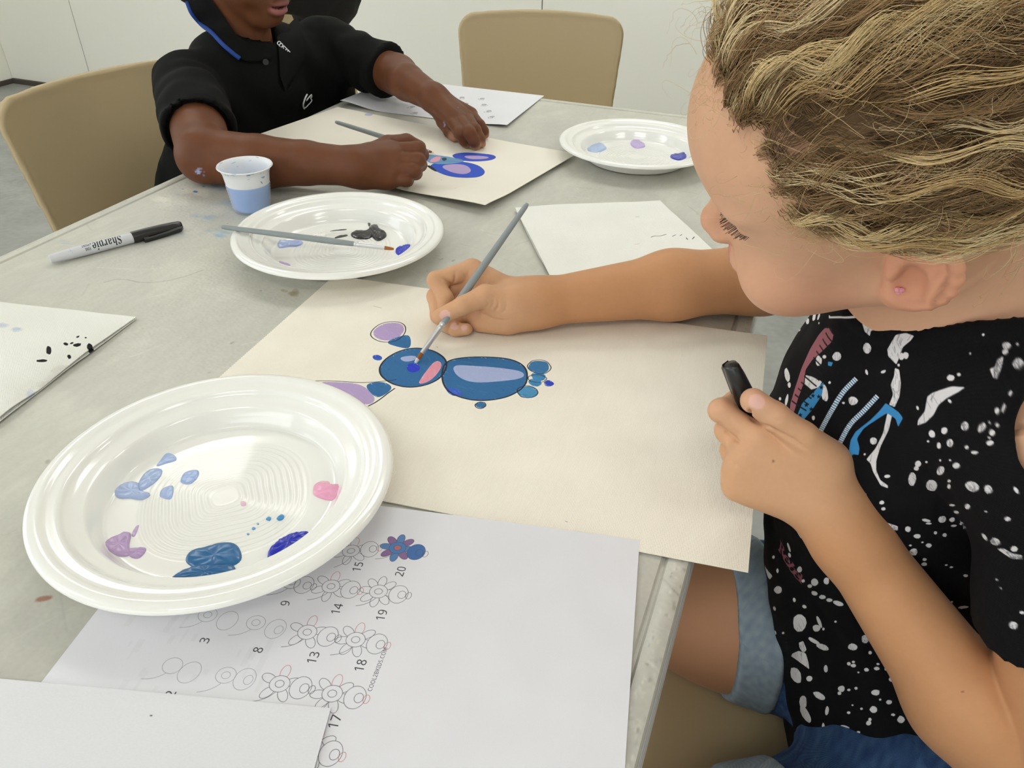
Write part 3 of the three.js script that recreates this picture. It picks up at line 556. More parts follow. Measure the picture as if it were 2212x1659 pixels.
// a lump of wet paint: outline pixels on a level, raised towards the middle
function paintGeometry(outline, level, thick, rough = 0.35) {
  const pts = outline.map(([px, py]) => onTable(px, py, level)), n = 44, curve = new THREE.CatmullRomCurve3(pts, true, 'centripetal'), ring = curve.getSpacedPoints(n).slice(0, n), c = ring.reduce((s, p) => s.add(p), V(0, 0, 0)).multiplyScalar(1 / n);
  const P = [], I = [], rad = [1, 0.97, 0.88, 0.72, 0.5, 0.25], hgt = [0, 0.45, 0.8, 0.95, 1, 1];
  rad.forEach((k, i) => ring.forEach((p) => { const x = lerp(c.x, p.x, k), z = lerp(c.z, p.z, k); P.push(x, p.y + thick * hgt[i] * (1 + rough * noise(x * 420, 2, z * 420) + rough * 0.7 * noise(x * 130, z * 900, 5)), z); }));
  P.push(c.x, c.y + thick, c.z);
  for (let i = 0; i + 1 < rad.length; i++) for (let j = 0; j < n; j++) { const a = i * n + j, b = i * n + (j + 1) % n; I.push(a, b, a + n, b, b + n, a + n); }
  for (let j = 0; j < n; j++) I.push((rad.length - 1) * n + j, (rad.length - 1) * n + (j + 1) % n, rad.length * n);
  const g = new THREE.BufferGeometry(); g.setAttribute('position', new THREE.Float32BufferAttribute(P, 3)); g.setIndex(I); g.computeVertexNormals();
  if (g.attributes.normal.getY(g.attributes.normal.count - 1) < 0) { for (let i = 0; i < I.length; i += 3) [I[i], I[i + 1]] = [I[i + 1], I[i]]; g.setIndex(I); g.computeVertexNormals(); }
  return g;
}
const paintMats = {}, paintOf = (hex) => paintMats[hex] ??= phys(col(hex), 0.28, { clearcoat: 0.35, clearcoatRoughness: 0.2 });
function plate(label, x, z, lift, turn, paints, zx, zy, zs) {
  const t = thing('plate', label, 'plate', T3(x, z, lift));
  const body = mesh('plate_body', plateGeo, plateMat, t); body.rotation.y = turn;
  for (const [name, hex, thick, pts] of paints) {
    const g = paintGeometry(pts.map(([a, b]) => [zx + a / zs, zy + b / zs]), lift + 0.0021, thick);
    g.translate(-x, -TOP - lift, -z);
    mesh(name, g, paintOf(hex), t);
  }
  return t;
}
const ring = (cx, cy, rx, ry = rx, a = 0) => oval(cx, cy, rx, ry, 9, a, 0.15);
plate('white plastic plate beside the printed sheet, with teal, royal blue, pink and lilac paint', -0.186, -0.363, 0.0042, 0.5, [
  ['light_blue_paint', '#a9bbe2', 0.0022, [[640, 660], [700, 642], [735, 650], [745, 690], [800, 712], [760, 738], [690, 732], [630, 730], [606, 700]]],
  ['light_blue_paint', '#a3b8de', 0.0013, [[735, 650], [790, 580], [840, 570], [862, 580], [850, 618], [790, 672], [745, 690]]],
  ['light_blue_paint', '#a6bbe4', 0.0009, [[850, 530], [888, 490], [932, 505], [936, 528], [885, 545], [832, 560]]],
  ['light_blue_paint', '#9db3df', 0.0008, [[985, 590], [1050, 580], [1055, 610], [1010, 655], [960, 645]]],
  ['light_blue_paint', '#a3b8e2', 0.0008, [[862, 680], [916, 662], [905, 735], [850, 720]]],
  ['lilac_paint', '#b89cc6', 0.0024, [[545, 985], [600, 938], [690, 912], [688, 980], [690, 1035], [620, 1040], [570, 1022]]],
  ['lilac_paint', '#b79ac6', 0.0015, [[680, 1000], [730, 995], [776, 996], [768, 1022], [735, 1050], [688, 1038]]],
  ['lilac_paint', '#bda3cc', 0.0007, [[700, 930], [722, 880], [737, 870], [730, 902], [712, 935]]],
  ['teal_paint', '#1d6398', 0.0016, [[985, 1060], [1010, 1012], [1100, 985], [1180, 965], [1250, 972], [1282, 1020], [1280, 1060], [1240, 1090], [1150, 1100], [1030, 1098]]],
  ['teal_paint', '#1c5f94', 0.0026, [[905, 1165], [950, 1125], [1030, 1098], [1150, 1090], [1240, 1088], [1252, 1130], [1180, 1152], [1080, 1166], [980, 1172]]],
  ['royal_blue_paint', '#1524b4', 0.0034, [[1425, 1055], [1428, 1012], [1490, 955], [1550, 922], [1640, 915], [1645, 942], [1570, 1005], [1500, 1050]]],
  ['pink_paint', '#eda5c4', 0.0028, [[1680, 652], [1740, 662], [1845, 668], [1828, 738], [1740, 742], [1664, 706]]],
  ['pink_paint', '#f0b8c9', 0.0010, [[1680, 655], [1700, 640], [1750, 645], [1745, 664]]],
  ['blue_drop', '#3f8fc8', 0.0012, ring(1490, 833, 24, 13, -0.4)], ['blue_drop', '#4a97cc', 0.001, ring(1427, 840, 14, 10)], ['blue_drop', '#5a9fd0', 0.0007, ring(1347, 890, 10, 8)], ['blue_drop', '#6aa9d4', 0.0006, ring(1317, 920, 7, 6)], ['blue_drop', '#6aa9d4', 0.0006, ring(1370, 866, 6, 5)],
  ['pink_drop', '#e3b9cb', 0.0006, ring(1292, 758, 16, 13)],
], 0, 780, 2.458);
plate('white plastic plate with black paint and a brush resting across it', -0.186, -0.750, 0.0004, 0.2, [
  ['periwinkle_paint', '#a9b8e6', 0.0024, [[630, 830], [650, 792], [740, 798], [830, 790], [846, 815], [800, 840], [720, 846], [650, 856]]],
  ['black_paint', '#17181b', 0.0022, [[1255, 735], [1300, 708], [1400, 705], [1430, 690], [1450, 740], [1400, 778], [1290, 772]]],
  ['black_paint', '#1b1c20', 0.0036, [[1410, 690], [1440, 662], [1480, 665], [1500, 700], [1560, 735], [1550, 765], [1490, 795], [1450, 772], [1425, 735]]],
  ['black_paint', '#202126', 0.0012, [[1402, 628], [1414, 618], [1424, 655], [1412, 672], [1402, 655]]],
  ['black_paint', '#26272b', 0.0008, [[1115, 770], [1150, 750], [1228, 740], [1226, 750], [1170, 764]]],
  ['black_paint', '#2a2b2f', 0.0005, [[1075, 710], [1130, 700], [1222, 692], [1222, 696], [1140, 705]]],
  ['royal_blue_paint', '#1b2cc0', 0.0032, [[1645, 905], [1640, 870], [1690, 845], [1735, 832], [1780, 836], [1784, 866], [1740, 895], [1690, 924]]],
  ['white_paint', '#f2f2ea', 0.0028, ring(1012, 752, 40, 20)],
  ['lilac_paint', '#b9a3d4', 0.0008, [[645, 966], [690, 978], [738, 994], [738, 1006], [690, 994], [648, 982]]],
], 440, 320, 3.95);
plate('white plastic plate at the far end of the table, with three paint blots', 0.170, -1.075, 0.0004, 0.9, [
  ['light_blue_paint', '#a9c0e6', 0.0022, [[1165, 1002], [1200, 958], [1245, 975], [1292, 1000], [1292, 1020], [1230, 1042], [1165, 1030]]],
  ['lilac_paint', '#c0aade', 0.0022, [[1465, 965], [1500, 950], [1530, 970], [1556, 985], [1555, 1005], [1500, 1015], [1465, 995]]],
  ['royal_blue_paint', '#1b2aa8', 0.0022, [[1735, 1060], [1780, 1052], [1846, 1040], [1842, 1078], [1790, 1096], [1740, 1082]]],
], 900, 0, 3.16);

// ---- cup of paint water
{
  const b = onTable(546, 452), t = thing('plastic_cup', 'small white plastic cup half full of light blue paint water', 'cup', V(b.x, TOP, b.z));
  const low = [[0.0001, 0.0012], [0.0185, 0.0012], [0.0200, 0.0004], [0.0208, 0.0014]], rib = (y) => 0.0208 + 0.0064 * (y / 0.052);
  for (let i = 0; i <= 8; i++) { const y = 0.004 + i * 0.0033; low.push([rib(y), y - 0.0009], [rib(y) + 0.0008, y + 0.0008]); }
  low.push([0.0248, 0.0330]);
  const high = [[0.0248, 0.0330], [0.0262, 0.0440], [0.0270, 0.0475], [0.0276, 0.0480], [0.0282, 0.0510], [0.0300, 0.0530], [0.0312, 0.0538], [0.0316, 0.0530], [0.0311, 0.0542], [0.0298, 0.0537], [0.0280, 0.0512], [0.0268, 0.0474], [0.0245, 0.0330]];
  const dots = canvasTexture(canvasOf(512, 512, (x, w, h) => { x.fillStyle = '#f1f2f3'; x.fillRect(0, 0, w, h); for (let i = 0; i < 70; i++) { x.fillStyle = ['rgba(120,160,205,0.7)', 'rgba(150,180,220,0.6)', 'rgba(70,110,170,0.7)'][i % 3]; x.beginPath(); x.ellipse(rnd() * w, rr(10, h - 10), rr(2, 8), rr(3, 12), rnd() * 3, 0, 7); x.fill(); } }));
  mesh('cup_wall', lathe(high, 64), phys(0xffffff, 0.35, { map: dots, transmission: 0.12, thickness: 0 }), t);
  // below the surface the thin plastic is wet on the inside, so the colour of the paint water shows through it
  mesh('wet_wall', lathe(low, 64), phys(col('#f4f6f8'), 0.3, { transmission: 0.8, thickness: 0, specularIntensity: 0.6 }), t);
  mesh('paint_water', lathe([[0.0001, 0.0020], [0.0188, 0.0021], [0.0200, 0.0040], [0.0240, 0.0326], [0.0238, 0.0329], [0.0001, 0.0329]], 48), phys(col('#86b0ec'), 0.12), t);
}

// ---- felt pens
function penText() {
  return canvasTexture(canvasOf(1024, 256, (x, w, h) => {   // x runs along the barrel from the cap, y round it
    x.fillStyle = '#cfd0d4'; x.fillRect(0, 0, w, h);
    x.fillStyle = '#1b1b1f'; x.textBaseline = 'alphabetic';
    x.save(); x.translate(150, 150); x.transform(1, 0, -0.28, 1, 0, 0); x.font = 'bold 92px serif'; x.fillText('Sharpie.', 0, 0); x.restore();
    x.font = 'bold 27px serif'; x.fillText('Permanent   Marker', 190, 186); x.font = 'bold 30px sans-serif'; x.fillText('FINE', 545, 118); x.fillText('POINT', 545, 150);
    x.strokeStyle = 'rgba(110,140,190,0.5)'; x.lineWidth = 3; for (let i = 0; i < 9; i++) { x.beginPath(); x.arc(rr(760, 800), rr(110, 150), rr(3, 8), rnd() * 3, rnd() * 3 + 2); x.stroke(); }
    x.fillStyle = 'rgba(60,80,130,0.6)'; for (let i = 0; i < 8; i++) { x.beginPath(); x.ellipse(rr(300, 1000), rnd() * h, rr(1.5, 4), rr(1.5, 3), 0, 0, 7); x.fill(); }
  }));
}
const penBody = std(0xffffff, 0.35, { map: penText() }), penBlack = phys(col('#151515'), 0.32, { clearcoat: 0.3, clearcoatRoughness: 0.25 });
const barrelGeo = (() => { const g = lathe([[0.0001, 0.0], [0.0036, 0.0], [0.0043, 0.0006], [0.0046, 0.004], [0.0054, 0.018], [0.0058, 0.034], [0.0058, 0.0835], [0.0001, 0.0838]], 40), p = g.attributes.position, u = g.attributes.uv; for (let i = 0; i < p.count; i++) u.setXY(i, 1 - p.getY(i) / 0.084, u.getX(i)); return g; })();
const capGeo = lathe([[0.0001, 0.0825], [0.0061, 0.0825], [0.0064, 0.083], [0.0064, 0.1], [0.0061, 0.115], [0.0054, 0.128], [0.0046, 0.1345], [0.0036, 0.1368], [0.0001, 0.1372]], 14);
const clipGeo = (() => { const g = new THREE.ExtrudeGeometry(new THREE.Shape([[0.0062, 0.092], [0.0094, 0.0925], [0.0098, 0.096], [0.0088, 0.118], [0.0072, 0.1335], [0.0050, 0.1362], [0.004, 0.131], [0.0066, 0.118], [0.0078, 0.099], [0.0066, 0.0965]].map(([a, b]) => new THREE.Vector2(a, b))), { depth: 0.0042, bevelEnabled: true, bevelSize: 0.0004, bevelThickness: 0.0004, bevelSegments: 2 }); g.translate(0, 0, -0.0021); return g; })();
// local y runs from the barrel's end to the cap's end
function pen(label, from, to, clipTo, printTo) {
  const t = thing('felt_pen', label, 'marker pen'), y = to.clone().sub(from).normalize();
  t.position.copy(from); t.quaternion.setFromUnitVectors(V(0, 1, 0), y);
  const inv = t.quaternion.clone().invert(), turnOf = (dir) => { const d = dir.clone().applyQuaternion(inv); return Math.atan2(-d.z, d.x); }, roll = turnOf(clipTo);
  t.quaternion.multiply(new THREE.Quaternion().setFromAxisAngle(V(0, 1, 0), roll));
  mesh('barrel', barrelGeo, penBody, t).rotation.y = turnOf(printTo) - roll - Math.PI / 2; const c = mesh('cap', capGeo, penBlack, t); mesh('clip', clipGeo, penBlack, c);
  return t;
}
pen('grey felt pen with black cap lying on the table beside an occupied beige chair', onTable(107, 560, 0.0062), onTable(386, 487, 0.0062), V(0.25, -0.35, 0.9), V(0.1, 0.75, 0.65));

// ---- brushes: local y from the bristle tip to the handle's end
const handleMat = phys(col('#8d9596'), 0.42), ferruleMat = std(col('#d9dadb'), 0.36, { metalness: 0.9 }), bristleMat = std(col('#a9662a'), 0.7), tipWhite = std(col('#f1f0ea'), 0.5);
function brush(label, tip, end, roll = 0, wet = null) {
  const L = end.distanceTo(tip), t = thing('paintbrush', label, 'paintbrush'), y = end.clone().sub(tip).normalize();
  t.position.copy(tip); t.quaternion.setFromUnitVectors(V(0, 1, 0), y).multiply(new THREE.Quaternion().setFromAxisAngle(V(0, 1, 0), roll));
  const flat = (g, f) => { const p = g.attributes.position; for (let i = 0; i < p.count; i++) p.setZ(i, p.getZ(i) * f(p.getY(i))); g.computeVertexNormals(); return g; };
  mesh('bristles', flat(lathe([[0.0001, 0], [0.0012, 0.0004], [0.0018, 0.004], [0.0022, 0.0105]], 24), () => 0.45), bristleMat, t);
  mesh('ferrule', flat(lathe([[0.0022, 0.0100], [0.0024, 0.0102], [0.0026, 0.022], [0.0027, 0.0360], [0.0030, 0.0365], [0.0030, 0.0377], [0.0027, 0.0381], [0.0027, 0.0397], [0.0030, 0.0401], [0.0030, 0.0413], [0.0026, 0.0420]], 24), (v) => lerp(0.5, 1, sstep(0.011, 0.030, v))), ferruleMat, t);
  mesh('handle', lathe([[0.0001, 0.0415], [0.0026, 0.0415], [0.0029, 0.048], [0.0033, 0.062], [0.0034, 0.075], [0.0032, 0.1], [0.0027, L - 0.025], [0.0023, L - 0.004], [0.0016, L - 0.0008], [0.0001, L]], 20), handleMat, t);
  if (wet) mesh('wet_tip', flat(lathe([[0.0001, -0.0003], [0.0013, 0.0002], [0.0019, 0.0034], [0.0018, 0.0042]], 18), () => 0.5), wet, t);
  return t;
}
function endOnRay(tip, px, py, L, near = true) {   // the point on a pixel's ray at distance L from the tip
  const d = rayOf(px, py).normalize(), o = camera.position.clone().sub(tip), b = o.dot(d), c = o.lengthSq() - L * L, q = Math.max(0, b * b - c), t = -b + (near ? -1 : 1) * Math.sqrt(q);
  return camera.position.clone().addScaledVector(d, t);
}
const girlTip = onTable(897, 784, 0.0018), girlEnd = endOnRay(girlTip, 1140, 439, 0.178, false);
brush('grey paintbrush with silver ferrule held in the blonde child\'s right hand', girlTip, girlEnd, 0.6, tipWhite);
brush('grey paintbrush with clean brown bristles lying across a plate', onTable(851, 538, 0.0075), onTable(477, 490, 0.0315), 0.2);
const boyTip = onTable(936, 330, 0.004), boyEnd = endOnRay(boyTip, 724, 263, 0.176, true);
brush('grey paintbrush held in the right fist of the child in the polo', boyTip, boyEnd, 0.3, tipWhite);
console.log('girl brush end', girlEnd.toArray().map((v) => v.toFixed(3)).join(), 'boy end', boyEnd.toArray().map((v) => v.toFixed(3)).join());

// ---------------------------------------------------------------- the girl
const skin = new THREE.MeshPhysicalMaterial({ vertexColors: true, roughness: 0.52, specularIntensity: 0.45, sheen: 0.25, sheenRoughness: 0.6, sheenColor: new THREE.Color(0.9, 0.7, 0.55) });
// hands: palm fans out from the wrist to the knuckles, five separate chains of fingers
function hand({ wrist, knuckles, fingers, thumb, pads = [], palmR = 0.0115 }) {
  const palm = blend(0.008, ...knuckles.map((k, i) => roundCone(wrist[0], k, wrist[1] * 0.78, palmR)), ...pads.map(([p, q, r1, r2]) => roundCone(p, q, r1, r2)));
  const digits = fingers.map((f) => chain(f, 0.0035)), th = chain(thumb, 0.003), rootT = roundCone(thumb[0][0], thumb[0][0].clone().lerp(thumb[1][0], 0.75), thumb[0][1], thumb[1][1]);
  return (x, y, z) => {
    let f = 1e9; for (const d of digits) f = smin(f, d(x, y, z), 0.0008);
    const d = smin(palm(x, y, z), rootT(x, y, z), 0.008);
    return smin(smin(d, f, 0.0022), th(x, y, z), 0.0016);
  };
}
const HO = V(0.192, 0.963, -0.378), HS = 0.0095;
const HU = V(-0.4, 0.856, 0.328).normalize(), HF = V(-0.902, -0.304, -0.307), HL = V(0, 0, 0);
HF.addScaledVector(HU, -HF.dot(HU)).normalize(); HL.crossVectors(HU, HF);
const H = (x, y, z) => HO.clone().addScaledVector(HL, x * HS).addScaledVector(HU, y * HS).addScaledVector(HF, z * HS);
const toHead = (x, y, z) => { const a = x - HO.x, b = y - HO.y, c = z - HO.z; return [(a * HL.x + b * HL.y + c * HL.z) / HS, (a * HU.x + b * HU.y + c * HU.z) / HS, (a * HF.x + b * HF.y + c * HF.z) / HS]; };
const hEll = (x, y, z, rx, ry, rz, ax = HL, ay = HU, az = HF) => ellipsoid(H(x, y, z), rx * HS, ry * HS, rz * HS, ax, ay, az);
const hCone = (a, b, r1, r2) => roundCone(H(...a), H(...b), r1 * HS, r2 * HS);
const girl = thing('person', 'child with curly blonde hair, black splatter-print top and denim shorts, painting with a brush', 'person');

const girlHead = (() => {
  const skull = blend(2.2 * HS, hEll(0, 4.6, -0.6, 7.1, 7.7, 8.9), hEll(0, 5.2, 3.2, 6.3, 6.0, 6.6));
  const face = blend(1.6 * HS, hEll(0, -0.4, 3.6, 5.6, 6.1, 5.0), hEll(0, -5.3, 6.2, 2.6, 2.1, 2.3), hCone([4.8, -2.0, 0.6], [1.4, -5.8, 6.2], 1.8, 1.75), hCone([-4.8, -2.0, 0.6], [-1.4, -5.8, 6.2], 1.8, 1.75), hEll(3.3, -2.6, 5.7, 2.7, 2.7, 2.7), hEll(-3.3, -2.6, 5.7, 2.7, 2.7, 2.7), hEll(0, -3.8, 7.0, 2.6, 2.4, 1.6));
  const brow = blend(0.9 * HS, hEll(2.6, 3.6, 7.0, 2.5, 0.9, 1.3), hEll(-2.6, 3.6, 7.0, 2.5, 0.9, 1.3), hEll(0, 2.6, 7.7, 1.4, 1.4, 1.0));
  const lids = blend(0.5 * HS, hEll(2.95, 1.9, 6.7, 1.75, 1.1, 1.25), hEll(-2.95, 1.9, 6.7, 1.75, 1.1, 1.25));
  const nose = blend(0.45 * HS, hCone([0, 1.8, 8.1], [0, -1.0, 9.45], 0.62, 0.88), hEll(0, -1.2, 9.65, 0.95, 0.82, 0.85), hEll(0.95, -1.55, 9.2, 0.62, 0.58, 0.75), hEll(-0.95, -1.55, 9.2, 0.62, 0.58, 0.75));
  const lips = blend(0.25 * HS, hEll(0, -3.85, 8.75, 2.0, 0.48, 0.62), hEll(0, -4.75, 8.55, 1.75, 0.55, 0.68));
  const socket = blend(0.5 * HS, hEll(2.9, 2.0, 8.6, 1.9, 0.9, 0.9), hEll(-2.9, 2.0, 8.6, 1.9, 0.9, 0.9));
  const ear = (s) => {   // helix, bowl, lobe; a little swept back and out
    const out = HL.clone().multiplyScalar(s * 0.88).addScaledVector(HF, 0.42).normalize(), up = HU.clone().addScaledVector(HF, -0.28).normalize(), bk = V(0, 0, 0);
    up.addScaledVector(out, -up.dot(out)).normalize(); bk.crossVectors(up, out).multiplyScalar(s);
    if (bk.dot(HF) > 0) bk.negate();
    const O = H(s * 6.5, 0.95, 0.15), E = (a, b, c) => O.clone().addScaledVector(up, a * HS).addScaledVector(bk, b * HS).addScaledVector(out, c * HS);
    const e = (a, b, c, ra, rb, rc) => ellipsoid(E(a, b, c), ra * HS, rb * HS, rc * HS, up, bk, out);
    const rim = []; for (let i = 0; i <= 12; i++) { const t = 2.5 - i / 12 * 4.5; rim.push([E(0.3 + Math.sin(t) * 2.7, 1.05 + Math.cos(t) * 1.6, 0.66 + 0.1 * Math.sin(t * 2)), (0.33 - 0.005 * i) * HS]); }
    const plateE = e(0.15, 1.05, 0.45, 2.85, 1.6, 0.42), lobe = e(-2.35, 0.55, 0.42, 0.95, 0.85, 0.42), root = e(0.1, 0.35, 0.0, 2.4, 0.9, 0.8), helix = chain(rim, 0.002);
    const bowl = e(-0.35, 0.85, 1.05, 1.25, 0.85, 0.75), scapha = e(1.35, 1.1, 0.95, 0.75, 0.9, 0.42), tragus = e(-0.25, -0.05, 0.62, 0.62, 0.35, 0.42), anti = e(-0.1, 1.95, 0.72, 1.5, 0.3, 0.35);
    return (x, y, z) => { let d = smin(plateE(x, y, z), lobe(x, y, z), 0.6 * HS); d = smin(d, root(x, y, z), 0.5 * HS); d = smax(d, -bowl(x, y, z), 0.25 * HS); d = smax(d, -scapha(x, y, z), 0.25 * HS); d = smin(d, anti(x, y, z), 0.3 * HS); d = smin(d, helix(x, y, z), 0.25 * HS); return smin(d, tragus(x, y, z), 0.25 * HS); };
  };
  const earL = bounded(ear(1), H(7, 0.9, -1.4), 4.4 * HS), earR = bounded(ear(-1), H(-7, 0.9, -1.4), 4.4 * HS);
  const lower = bounded((x, y, z) => {
    let d = brow(x, y, z); return d;
  }, H(0, 3, 7), 5.5 * HS), noseB = bounded(nose, H(0, 0, 9), 3.2 * HS), lipsB = bounded(lips, H(0, -4.3, 8.4), 2.3 * HS), lidsB = bounded(lids, H(0, 1.2, 6.7), 5 * HS), socketB = bounded(socket, H(0, 1.5, 8.6), 5 * HS);
  return (x, y, z) => {
    let d = smin(skull(x, y, z), face(x, y, z), 2.2 * HS);
    d = smin(d, lower(x, y, z), 1.0 * HS);
    d = smax(d, -socketB(x, y, z), 0.8 * HS);
    d = smin(d, lidsB(x, y, z), 0.35 * HS);
    d = smin(d, noseB(x, y, z), 0.7 * HS);
    d = smin(d, lipsB(x, y, z), 0.3 * HS);
    d = smin(d, earL(x, y, z), 0.35 * HS);
    return smin(d, earR(x, y, z), 0.35 * HS);
  };
})();
const NN = (n, u, y) => W(n, y, u);
const shL = at(2318, 975, 0.375), elL = at(2275, 1748, 0.455), wrL = at(1790, 1088, 0.462), shR = NN(0.115, 0.595, 0.848), elR = at(1640, 602, 0.710), wrR = at(1128, 657, 0.676);
const girlTorso = blend(0.05, ellipsoid(NN(0.185, 0.445, 0.535), 0.085, 0.10, 0.105, NV, V(0, 1, 0), UV), ellipsoid(NN(0.135, 0.482, 0.66), 0.072, 0.11, 0.085, NV, V(0, 1, 0), UV), ellipsoid(NN(0.105, 0.485, 0.775), 0.066, 0.095, 0.09, NV, V(0, 1, 0), UV), roundCone(shL.clone().add(V(0, -0.004, 0)), shR, 0.036, 0.038), roundCone(shL.clone().add(V(0, -0.002, 0)), NN(0.102, 0.466, 0.856), 0.034, 0.040), roundCone(shR, NN(0.102, 0.466, 0.856), 0.034, 0.040));
const girlNeck = blend(0.03, hCone([0, -1.5, -2.0], [0, -7.5, -2.4], 4.5, 4.3), roundCone(H(0, -7.5, -2.4), NN(0.10, 0.468, 0.862), 4.3 * HS, 0.05));
const upperL = roundCone(shL, elL, 0.034, 0.030), upperR = roundCone(shR, elR, 0.036, 0.030);
const foreL = chain([[elL, 0.0300], [at(2085, 1515, 0.457), 0.0308], [at(1835, 1160, 0.4615), 0.0212], [wrL, 0.0204]], 0.016);
const foreR = chain([[elR, 0.031], [at(1450, 616, 0.696), 0.0296], [at(1160, 654, 0.6775), 0.0200], [wrR, 0.0192]], 0.016);
const handR = hand({
  wrist: [wrR, 0.0205], palmR: 0.0108,
  knuckles: [at(1020, 584, 0.688), at(1012, 612, 0.694), at(1012, 645, 0.695), at(1018, 678, 0.688)],
  fingers: [
    [[at(1020, 583, 0.688), 0.0095], [at(942, 605, 0.678), 0.0076], [at(962, 645, 0.674), 0.0070], [at(962, 684, 0.674), 0.0062]],
    [[at(1010, 612, 0.696), 0.0090], [at(941, 640, 0.688), 0.0076], [at(947, 682, 0.680), 0.0069], [at(968, 706, 0.674), 0.0060]],
    [[at(1010, 645, 0.696), 0.0085], [at(955, 672, 0.690), 0.0072], [at(962, 700, 0.679), 0.0066], [at(984, 708, 0.674), 0.0056]],
    [[at(1016, 676, 0.690), 0.0080], [at(973, 701, 0.679), 0.0066], [at(984, 712, 0.673), 0.0060], [at(1008, 711, 0.671), 0.0053]],
  ],
  thumb: [[at(1100, 655, 0.664), 0.0135], [at(1048, 640, 0.656), 0.0100], [at(1002, 659, 0.652), 0.0079], [at(951, 684, 0.654), 0.0070]],
  pads: [[at(1105, 662, 0.668), at(1062, 655, 0.668), 0.0155, 0.0125], [at(1092, 688, 0.676), at(1040, 694, 0.680), 0.0150, 0.0105]],
});
const LZ = (zx, zy, d) => at(1500 + zx / 3.77, 760 + zy / 3.77, d);
const handL = hand({
  wrist: [wrL, 0.0215], palmR: 0.0098,
  knuckles: [LZ(505, 690, 0.4500), LZ(415, 820, 0.4535), LZ(355, 960, 0.4585), LZ(350, 1090, 0.4645)],
  fingers: [
    [[LZ(505, 690, 0.4510), 0.0082], [LZ(212, 478, 0.4545), 0.0068], [LZ(330, 405, 0.4660), 0.0062], [LZ(455, 470, 0.4690), 0.0058]],
    [[LZ(415, 820, 0.4550), 0.0080], [LZ(262, 640, 0.4640), 0.0068], [LZ(345, 560, 0.4775), 0.0062], [LZ(470, 600, 0.4765), 0.0058]],
    [[LZ(365, 960, 0.4600), 0.0078], [LZ(300, 800, 0.4720), 0.0064], [LZ(390, 720, 0.4840), 0.0060], [LZ(500, 740, 0.4810), 0.0056]],
    [[LZ(352, 1090, 0.4660), 0.0074], [LZ(318, 950, 0.4790), 0.0060], [LZ(410, 880, 0.4880), 0.0056], [LZ(510, 890, 0.4850), 0.0052]],
  ],
  thumb: [[LZ(1080, 905, 0.4545), 0.0140], [LZ(868, 700, 0.4445), 0.0098], [LZ(655, 525, 0.4395), 0.0080], [LZ(478, 398, 0.4385), 0.0074]],
  pads: [[LZ(1000, 960, 0.456), LZ(760, 780, 0.4535), 0.0155, 0.0105], [LZ(800, 1130, 0.463), LZ(480, 1080, 0.4665), 0.0150, 0.0105]],
});
const hipR = NN(0.20, 0.505, 0.53), knR = NN(-0.2, 0.485, 0.525), hipL = NN(0.2, 0.355, 0.52), knL = NN(-0.12, 0.185, 0.505);
const legR = chain([[hipR, 0.07], [NN(0.03, 0.497, 0.525), 0.062], [knR, 0.047], [NN(-0.15, 0.56, 0.3), 0.042], [NN(-0.05, 0.655, 0.10), 0.030]], 0.03);
const legL = chain([[hipL, 0.07], [NN(0.05, 0.265, 0.51), 0.058], [knL, 0.047], [NN(-0.12, 0.18, 0.3), 0.042], [NN(-0.1, 0.18, 0.08), 0.028]], 0.03);
// fine creases: thin grooves along pixels of the photograph, laid where the rays meet the skin
function creased(sdf, lines, t0) {
  const march = (px, py) => { const d = rayOf(px, py).normalize(); let t = t0; for (let i = 0; i < 120; i++) { const p = camera.position.clone().addScaledVector(d, t), s = sdf(p.x, p.y, p.z); if (s < 0.0002) return [p, d]; t += Math.max(s * 0.8, 0.0002); if (t > t0 + 0.3) return null; } return null; };
  const grooves = [];
  for (const [pts, r] of lines) { const js = pts.map(([a, b], i) => { const m = march(a, b); return m && [m[0].addScaledVector(m[1], -r * 0.35), r * (i === 0 || i === pts.length - 1 ? 0.5 : 1)]; }).filter(Boolean); if (js.length > 1) { const c = js.reduce((s, j) => s.add(j[0]), V(0, 0, 0)).multiplyScalar(1 / js.length), R = Math.max(...js.map((j) => j[0].distanceTo(c))) + r; grooves.push(bounded(chain(js, 0.0004), c, R)); } }
  return (x, y, z) => { let d = sdf(x, y, z); if (d > 0.006 || d < -0.006) return d; for (const g of grooves) d = smax(d, -g(x, y, z), 0.0007); return d; };
}
const SKIN = { arm: lin('#c48f65'), hand: lin('#d2a37d'), face: lin('#d3a484'), ear: lin('#d99b7c'), flush: lin('#d18f74'), lip: lin('#bb7468'), nail: lin('#e2b3a4'), tip: lin('#d28d79'), leg: lin('#c4916d'), mole: lin('#5b3a28') };
const nails = [[at(961, 681, 0.646), 0.0046], [LZ(512, 405, 0.4305), 0.0046], [at(982, 704, 0.667), 0.0036], [at(1002, 706, 0.664), 0.0036]];
const moles = [[LZ(640, 890, 0.444), 0.0007], [at(2078, 1493, 0.43), 0.0005], [at(1234, 699, 0.67), 0.0007]];
